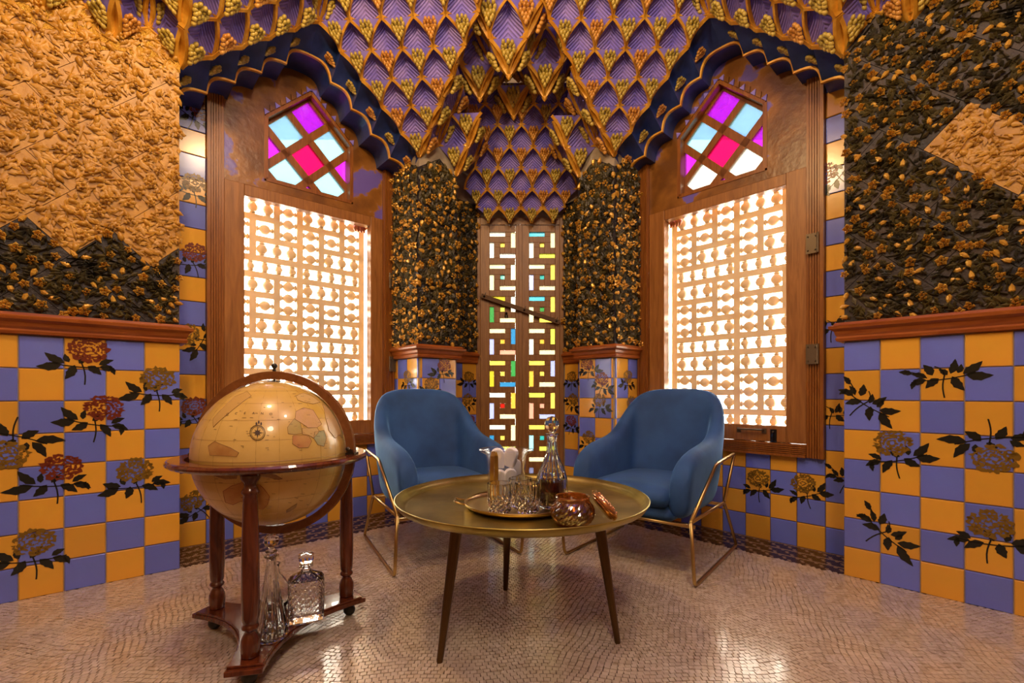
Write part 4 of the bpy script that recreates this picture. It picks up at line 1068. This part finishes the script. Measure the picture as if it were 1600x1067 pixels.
for (x, y) in ((613, 368), (598, 378), (628, 378)): b.add([globe_pt(x + 6 * math.cos(k * PI / 3), y + 11 * math.sin(k * PI / 3), .001) for k in range(6)], [tuple(range(6))])
b.build('compass_rose', M_ink, gl)
for k, cc in enumerate('OCEANO'):
    cu = bpy.data.curves.new('map_letter', 'FONT'); cu.body = cc; cu.size = .011; cu.align_x = 'CENTER'; cu.materials.append(M_ink)
    p = globe_pt(410 + k * 56, 322 - 6 * math.sin(k / 5 * PI), .0012); nrm = (p - Vector((0, 0, GZ))).normalized(); up = (ZUP - nrm * nrm.z).normalized(); X = up.cross(nrm)
    tmp = bpy.data.objects.new('tmp', cu); me = bpy.data.meshes.new_from_object(tmp); bpy.data.objects.remove(tmp)
    o = link('map_letter', me, gl, Matrix.Translation(p) @ Matrix(((X.x, up.x, nrm.x, 0), (X.y, up.y, nrm.y, 0), (X.z, up.z, nrm.z, 0), (0, 0, 0, 1))))
b = MB(); rdm = random.Random(3)
for k in range(170):
    x, y = rdm.uniform(270, 1180), rdm.uniform(150, 960)
    if (x - 720) ** 2 / 500 ** 2 + (y - 560) ** 2 / 440 ** 2 > .8 or abs(y - 615) < 60: continue
    L = rdm.uniform(6, 26); b.tube([globe_pt(x, y, .0006), globe_pt(x + L, y + rdm.uniform(-2, 2), .0006)], .0005, 3)
b.build('map_print', M_ink, gl)['kind'] = 'stuff'
# meridian graticule: fine printed lines
b = MB(); c = Vector((0, 0, GZ))
for k in range(12):
    a = k * PI / 12; b.tube([c + Vector((math.cos(a) * math.cos(t * PI / 24), math.sin(a) * math.cos(t * PI / 24), math.sin(t * PI / 24))) * (GR + .0001) for t in range(48)], .00035, 3, closed=True)
for la in (-45, -30, -15, 0, 15, 30, 45, 60):
    t = math.radians(la); b.tube([c + Vector((math.cos(t) * math.cos(k * PI / 32), math.cos(t) * math.sin(k * PI / 32), math.sin(t))) * (GR + .0001) for k in range(64)], .00035 if la else .0009, 3, closed=True)
b.build('graticule', mat('graticule_ink', (.34, .18, .04), .4), gl)
# meridian ring
b = MB(); n = 96; prof = [(.2585, -.011), (.285, -.011), (.287, -.008), (.287, .008), (.285, .011), (.2585, .011)]
vs = []; fs = []; k = len(prof)
for i in range(n):
    a = 2 * PI * i / n
    for (rr, y) in prof: vs.append((rr * math.cos(a), y, GZ + rr * math.sin(a)))
for i in range(n):
    for j in range(k): fs.append((i * k + j, i * k + (j + 1) % k, ((i + 1) % n) * k + (j + 1) % k, ((i + 1) % n) * k + j))
b.add(vs, fs); b.build('meridian_ring', M_walnut, gl)
b = MB(); b.lathe([(.006, .284), (.006, .292), (.004, .296), (.008, .300), (.0105, .306), (.008, .313), (.001, .316)], 12, (0, 0, GZ)); b.lathe([(.004, .250), (.004, .262)], 8, (0, 0, GZ)); b.lathe([(.024, .2508), (.020, .2535), (.004, .254)], 16, (0, 0, GZ)); b.build('finial', M_dark, gl, smooth=True)
b = MB(); b.lathe([(.003, -.305), (.005, -.300), (.005, -.288), (.003, -.286)], 10, (0, 0, GZ)); b.build('lower_pivot', M_brass, gl, smooth=True)
for sx in (-1, 1):
    b = MB(); x = sx * .275; b.box(x - .016, x + .016, -.022, .022, .658, .664); b.tube([(x, -.02, .668), (x, .02, .668)], .009, 10); b.sphere((x - sx * .008, -.018, .678), .008, 8, 6); b.build('ring_bracket', M_dark, gl)
b = MB(); b.lathe([(.264, .634), (.300, .634), (.306, .638), (.312, .639), (.317, .644), (.3175, .650), (.313, .656), (.308, .658), (.264, .658), (.264, .634)], 96, cap=False); b.build('horizon_ring', M_mahog, gl, smooth=False, merge=1e-5)
CA = [Vector((-.267, .078, 0)), Vector((.2085, .190, 0)), Vector((.057, -.267, 0))]
for p in CA:
    q = p * .93
    b = MB(); b.lathe([(.024, .080), (.026, .086), (.026, .096), (.0275, .115), (.026, .132), (.019, .148), (.015, .156), (.018, .160), (.0235, .165), (.0245, .170), (.021, .176), (.0185, .180), (.0225, .186), (.0235, .20), (.0255, .26), (.0245, .40), (.021, .54), (.0195, .566), (.0245, .572), (.0255, .578), (.022, .584), (.017, .592), (.019, .604), (.027, .616), (.028, .634)], 20, q); b.build('leg', M_mahog, gl, smooth=True)
    b = MB(); cq = p * .97; b.lathe([(.009, .045), (.009, .056)], 10, cq); b.sphere((cq.x, cq.y, .0235), .0232, 14, 10, (1, .8, 1)); b.build('caster', M_rubber, gl, smooth=True)
def base_poly(k, n=10):
    out = []
    for i in range(3):
        p, q = CA[i], CA[(i + 1) % 3]
        d1 = p.normalized(); t1 = Vector((-d1.y, d1.x, 0)); q1 = q.normalized(); t2 = Vector((-q1.y, q1.x, 0))
        sgn = 1 if t1.dot(q - p) > 0 else -1
        A = d1 * (.318 * k) + t1 * sgn * .052 * k; C = q1 * (.318 * k) - t2 * sgn * .052 * k; mid = (p + q) * .5 * .30
        for t in range(n + 1): u_ = t / n; out.append(A * (1 - u_) ** 2 + mid * 2 * u_ * (1 - u_) + C * u_ ** 2)
    return out
for (k, z0, z1, nm) in ((1.0, .056, .072, 'shelf'), (.955, .072, .080, 'shelf_top')):
    P_ = base_poly(k); b = MB(); n = len(P_); b.add([(p.x, p.y, z0) for p in P_] + [(p.x, p.y, z1) for p in P_], [list(range(n))[::-1], list(range(n, 2 * n))] + [(i, (i + 1) % n, n + (i + 1) % n, n + i) for i in range(n)]); o = b.build(nm, M_mahog, gl); bevel(o, .0025, 2)

# ================================================================== glassware
def glass(name, loc, outer, inner, label, cat, seg=48, rmod=None, rin=None, group=None, smooth=False, m=None):
    t = tag(empty(name, loc), label, cat, group)
    b = MB(); b.lathe(outer, seg, rmod=rmod, cap=False); b.lathe(inner, seg, rmod=rin, cap=False)
    # close base, floor and rim
    nO, nI = len(outer), len(inner)
    b.f.append([k for k in range(seg)][::-1]); b.mi.append(0)
    o2 = nO * seg; b.f.append([o2 + k for k in range(seg)]); b.mi.append(0)
    for k in range(seg):
        k2 = (k + 1) % seg; b.f.append([(nO - 1) * seg + k, (nO - 1) * seg + k2, o2 + (nI - 1) * seg + k2, o2 + (nI - 1) * seg + k]); b.mi.append(0)
    b.build('body', m or M_glass, t, smooth=smooth); return t
TZ = .4712          # table surface
tray = tag(empty('serving_tray', (.03, 1.68, TZ)), 'round polished brass serving tray with wire handles on the table', 'tray')
b = MB(); b.lathe([(0, .0), (.165, .0), (.185, .004), (.198, .014), (.200, .021), (.198, .022), (.194, .015), (.182, .0075), (.165, .005), (0, .005)], 72, cap=False); b.build('tray_dish', M_brass, tray, smooth=True, merge=1e-5)
for a in (PI * 1.02, .55):
    b = MB(); c, s_ = math.cos(a), math.sin(a); Q = lambda r, t, z: (c * r - s_ * t, s_ * r + c * t, z)
    b.tube(fillet([Q(.192, -.035, .016), Q(.232, -.030, .026), Q(.232, .030, .026), Q(.192, .035, .016)], .012), .0032, 8); b.build('handle', M_brass, tray, smooth=True)
TT = TZ + .0052     # tray surface
flute = lambda n, am: (lambda a, z, i: 1 + am * abs(math.sin(n * a / 2)) - am * .5)
# ice bucket
BK = Vector((-.022, 1.765, TT + .0003))
def bk_mod(a, z, i): return (1 + .10 * max(0, math.cos(2 * a)) ** 6 if z > .17 else 1) * (1 + .012 * math.cos(10 * a))
glass('ice_bucket', BK, [(.058, .0), (.062, .006), (.066, .05), (.072, .12), (.076, .168), (.088, .178), (.093, .184), (.091, .190)], [(.050, .012), (.058, .02), (.066, .10), (.071, .168), (.079, .183), (.084, .189)], 'clear glass ice bucket with a flared rim on the serving tray', 'ice bucket', 40, bk_mod, bk_mod, smooth=True, m=M_thin)
rd = random.Random(5); ice_lab = ['ice piece with a rounded top at the bucket rim, beside the tongs', 'large slanting ice piece topping the heap in the bucket', 'ice piece at the bucket edge towards the whisky decanter', 'flat ice piece standing behind the tongs in the bucket', 'ice piece buried in the middle of the bucket', 'ice piece low in the bucket on the decanter side', 'ice piece at the bottom of the bucket near the tumblers']
ices = [(-.032, -.008, .155, .1, .0, 1), (.016, -.010, .160, -.3, .35, 1), (.034, .012, .118, .6, -.05, .85), (-.024, -.022, .080, 0, 0, .95), (.016, -.020, .084, .2, .06, .95), (.024, .016, .052, .9, 0, .8), (.000, -.014, .040, .3, 0, .72)]
for (x, y, z, rzv, tl, k), lb in zip(ices, ice_lab):
    o = MB(); n = 10
    w, h, d = .025 * k, .036 * k, .015 * k
    prof = [(-w, -h), (w, -h)] + [(w * math.cos(t * PI / 8), h * .35 + w * math.sin(t * PI / 8)) for t in range(9)]
    o.prism(prof, -d, d, lambda a, e, c: Vector((a, e, c))); ic = o.build('ice_piece', M_ice); bevel(ic, .005, 3); tag(ic, lb, 'ice', 'ice pieces in the glass bucket')
    ic.location = BK + Vector((x, y, z)); ic.rotation_euler = (0.05, tl, rzv)
# tongs leaning on the bucket
tg = tag(empty('ice_tongs', (-.062, 1.640, TT), math.radians(62)), 'brass ice tongs leaning against the glass bucket', 'tongs')
for sx in (-1, 1):
    b = MB(); pts = [(sx * .004, .000, .001), (sx * .013, .000, .07), (sx * .015, .000, .13), (sx * .012, .000, .178), (sx * .004, .000, .192), (0, .000, .1935)]
    vs = []
    for (x, y, z) in pts: vs += [(x, y - .008, z), (x + sx * .0012, y - .008, z + .0012), (x + sx * .0012, y + .008, z + .0012), (x, y + .008, z)]
    b.add(vs, [(4 * i + k, 4 * i + (k + 1) % 4, 4 * i + 4 + (k + 1) % 4, 4 * i + 4 + k) for i in range(5) for k in range(4)] + [(0, 1, 2, 3), (23, 22, 21, 20)]); b.build('tong_arm', M_brass, tg)
# tumblers: cut crystal
def tum(a, z, i): return 1 + (.018 * math.cos(14 * a) if z > .045 else (.055 * math.cos(14 * a + (PI if i % 2 else 0)) if z > .004 else 0))
for (x, y, lb) in ((-.041, 1.568, 'cut-crystal tumbler in front of the brass tongs on the tray'), (.051, 1.568, 'cut-crystal tumbler at the tray edge beside the amber jar'), (.030, 1.655, 'cut-crystal tumbler half hidden behind the two others')):
    glass('tumbler', (x, y, TT), [(.030, 0), (.034, .003), (.037, .011), (.038, .019), (.039, .027), (.0395, .035), (.0395, .043), (.040, .05), (.041, .085), (.041, .098), (.040, .100)], [(.028, .014), (.033, .018), (.035, .05), (.0375, .085), (.0385, .098)], lb, 'glass', 28, tum, None, 'cut-crystal tumblers on the tray')
# whisky decanter
DCN = (.140, 1.655, TT)
dc = glass('whisky_decanter', DCN, [(.044, 0), (.052, .008), (.056, .03), (.055, .06), (.052, .10), (.046, .125), (.030, .16), (.020, .19), (.0165, .225), (.0175, .248), (.024, .252), (.024, .256), (.017, .258)], [(.040, .010), (.050, .03), (.050, .06), (.047, .10), (.041, .122), (.026, .158), (.015, .19), (.0115, .225), (.0115, .257)], 'fluted glass decanter half full of whisky with a faceted ball stopper', 'decanter', 40, lambda a, z, i: 1 + (.035 * math.cos(12 * a) if .02 < z < .235 else 0))
b = MB(); b.lathe([(.0385, .011), (.0485, .030), (.0485, .06), (.0465, .092), (.001, .0921)], 32); b.build('whisky', M_liquor, dc, smooth=False)
b = MB(); b.lathe([(.009, .245), (.010, .262), (.014, .264), (.022, .274), (.0265, .288), (.024, .302), (.016, .312), (.004, .316)], 9); b.build('stopper', M_glass, dc)
# amber lustre jar, open, and its lid leaning on it
JL = (.186, 1.448, TZ + .0012)
emb = lambda a, z, i: 1 + (.028 * math.cos(14 * a + (PI if i % 2 else 0)) if .008 < z < .066 else 0)
jar = glass('amber_jar', JL, [(.040, 0), (.050, .004), (.057, .010), (.062, .018), (.065, .025), (.067, .033), (.067, .041), (.0655, .049), (.062, .057), (.057, .065), (.052, .072), (.0515, .080), (.0535, .084), (.052, .087)], [(.044, .008), (.058, .024), (.061, .040), (.057, .052), (.050, .064), (.047, .074), (.047, .085)], 'squat amber glass jar with embossed sides, standing open on the brass table', 'jar', 56, emb, None, smooth=False, m=M_amber)
b = MB(); b.lathe([(.042, .009), (.054, .024), (.059, .038), (.056, .052), (.050, .060), (.001, .0605)], 30); b.build('contents', M_liquor, jar)
ld = tag(empty('jar_lid', (.302, 1.452, TZ + .002)), 'embossed copper-toned glass lid leaning against the amber jar', 'lid')
b = MB(); b.lathe([(.0, .0), (.050, .0), (.052, .003), (.052, .013), (.048, .017), (.040, .019), (.030, .021), (.018, .022), (.0, .0225)], 36, rmod=lambda a, z, i: 1 + (.02 * math.cos(18 * a) if i > 2 else 0), cap=False)
for k in range(60):
    rr = .045 * math.sqrt((k + .5) / 60); a = k * 2.399; b.sphere((rr * math.cos(a), rr * math.sin(a), .0195 + .003 * (1 - rr / .045)), .0034, 6, 4)
b.build('lid_disc', M_amber2, ld, smooth=True)
b = MB(); b.lathe([(.0, -.006), (.040, -.006), (.043, -.003), (.043, .001)], 30, cap=False); b.build('lid_seat', M_amber2, ld, smooth=True)
b = MB(); b.tube([(-.046, 0, .012), (-.058, .0, .016), (-.062, 0, .008), (-.054, 0, .0)], .0018, 6); b.build('clasp', M_brass, ld)
ld.rotation_euler = (0, math.radians(52), math.radians(8)); ld.location = (.280, 1.455, TZ + .049)
# ---- bottles on the globe's shelf
SHZ = .0803
d2 = glass('tall_decanter', (-.783, 1.535, SHZ), [(.046, 0), (.050, .004), (.050, .012), (.047, .03), (.030, .13), (.020, .20), (.015, .235), (.014, .255), (.022, .262), (.0225, .266), (.016, .270)], [(.042, .012), (.042, .03), (.026, .13), (.016, .20), (.011, .235), (.0105, .268)], 'tall conical fluted glass decanter with a round stopper on the globe shelf', 'decanter', 40, lambda a, z, i: 1 + (.04 * math.cos(16 * a) if .02 < z < .24 else 0), group='glass decanters on the globe shelf')
b = MB(); b.lathe([(.0095, .25), (.0105, .274), (.018, .277), (.018, .281), (.010, .284), (.009, .290), (.018, .298), (.0235, .310), (.0225, .322), (.015, .333), (.003, .336)], 12); b.build('stopper', M_glass, d2)
d3 = tag(empty('square_decanter', (-.722, 1.655, SHZ), math.radians(24)), 'square cut-glass decanter with a square stopper on the globe shelf', 'decanter', 'glass decanters on the globe shelf')
def sq(prof, name, m, seg=40, pw=7, emb=0):
    b = MB()
    def rm(a, z, i):
        c, s_ = abs(math.cos(a)), abs(math.sin(a)); return (1 / (c ** pw + s_ ** pw) ** (1 / pw)) * (1 + (emb * math.cos(10 * a * 2) * math.cos(z * 330) if .015 < z < .145 else 0))
    b.lathe(prof, seg, rmod=rm)
    for v in b.v: w_ = min(1, max(0, (.168 - v.z) / .02)); v.x *= 1 + .28 * w_; v.y *= 1 - .15 * w_
    return b
b = sq([(.040, 0), (.044, .003), (.0445, .015)] + [(.0445, .015 + .01 * k) for k in range(1, 13)] + [(.0445, .142), (.042, .150), (.026, .162), (.018, .168), (.016, .172), (.016, .186), (.0225, .190), (.0225, .194), (.014, .196)], 'body', M_glass, 64, 8, .035)
n0 = len(b.v); b2 = sq([(.038, .012), (.0395, .02), (.0395, .142), (.024, .157), (.0125, .168), (.0115, .195)], 'in', M_glass, 64, 8); b.add(b2.v, b2.f); b.build('body', M_glass, d3)
b = sq([(.010, .182), (.012, .198), (.018, .202), (.024, .212), (.0245, .226), (.020, .231), (.003, .232)], 's', M_glass, 24, 6); b.build('stopper', M_glass, d3)
d4 = glass('round_flask', (-.872, 1.735, SHZ), [(.030, 0), (.040, .006), (.052, .035), (.054, .055), (.048, .085), (.034, .11), (.018, .13), (.014, .15), (.015, .165), (.019, .168)], [(.030, .008), (.048, .036), (.050, .055), (.044, .083), (.030, .108), (.014, .13), (.0105, .15), (.012, .166)], 'bulbous clear flask half hidden behind the conical decanter', 'flask', 32, group='glass decanters on the globe shelf', smooth=True)
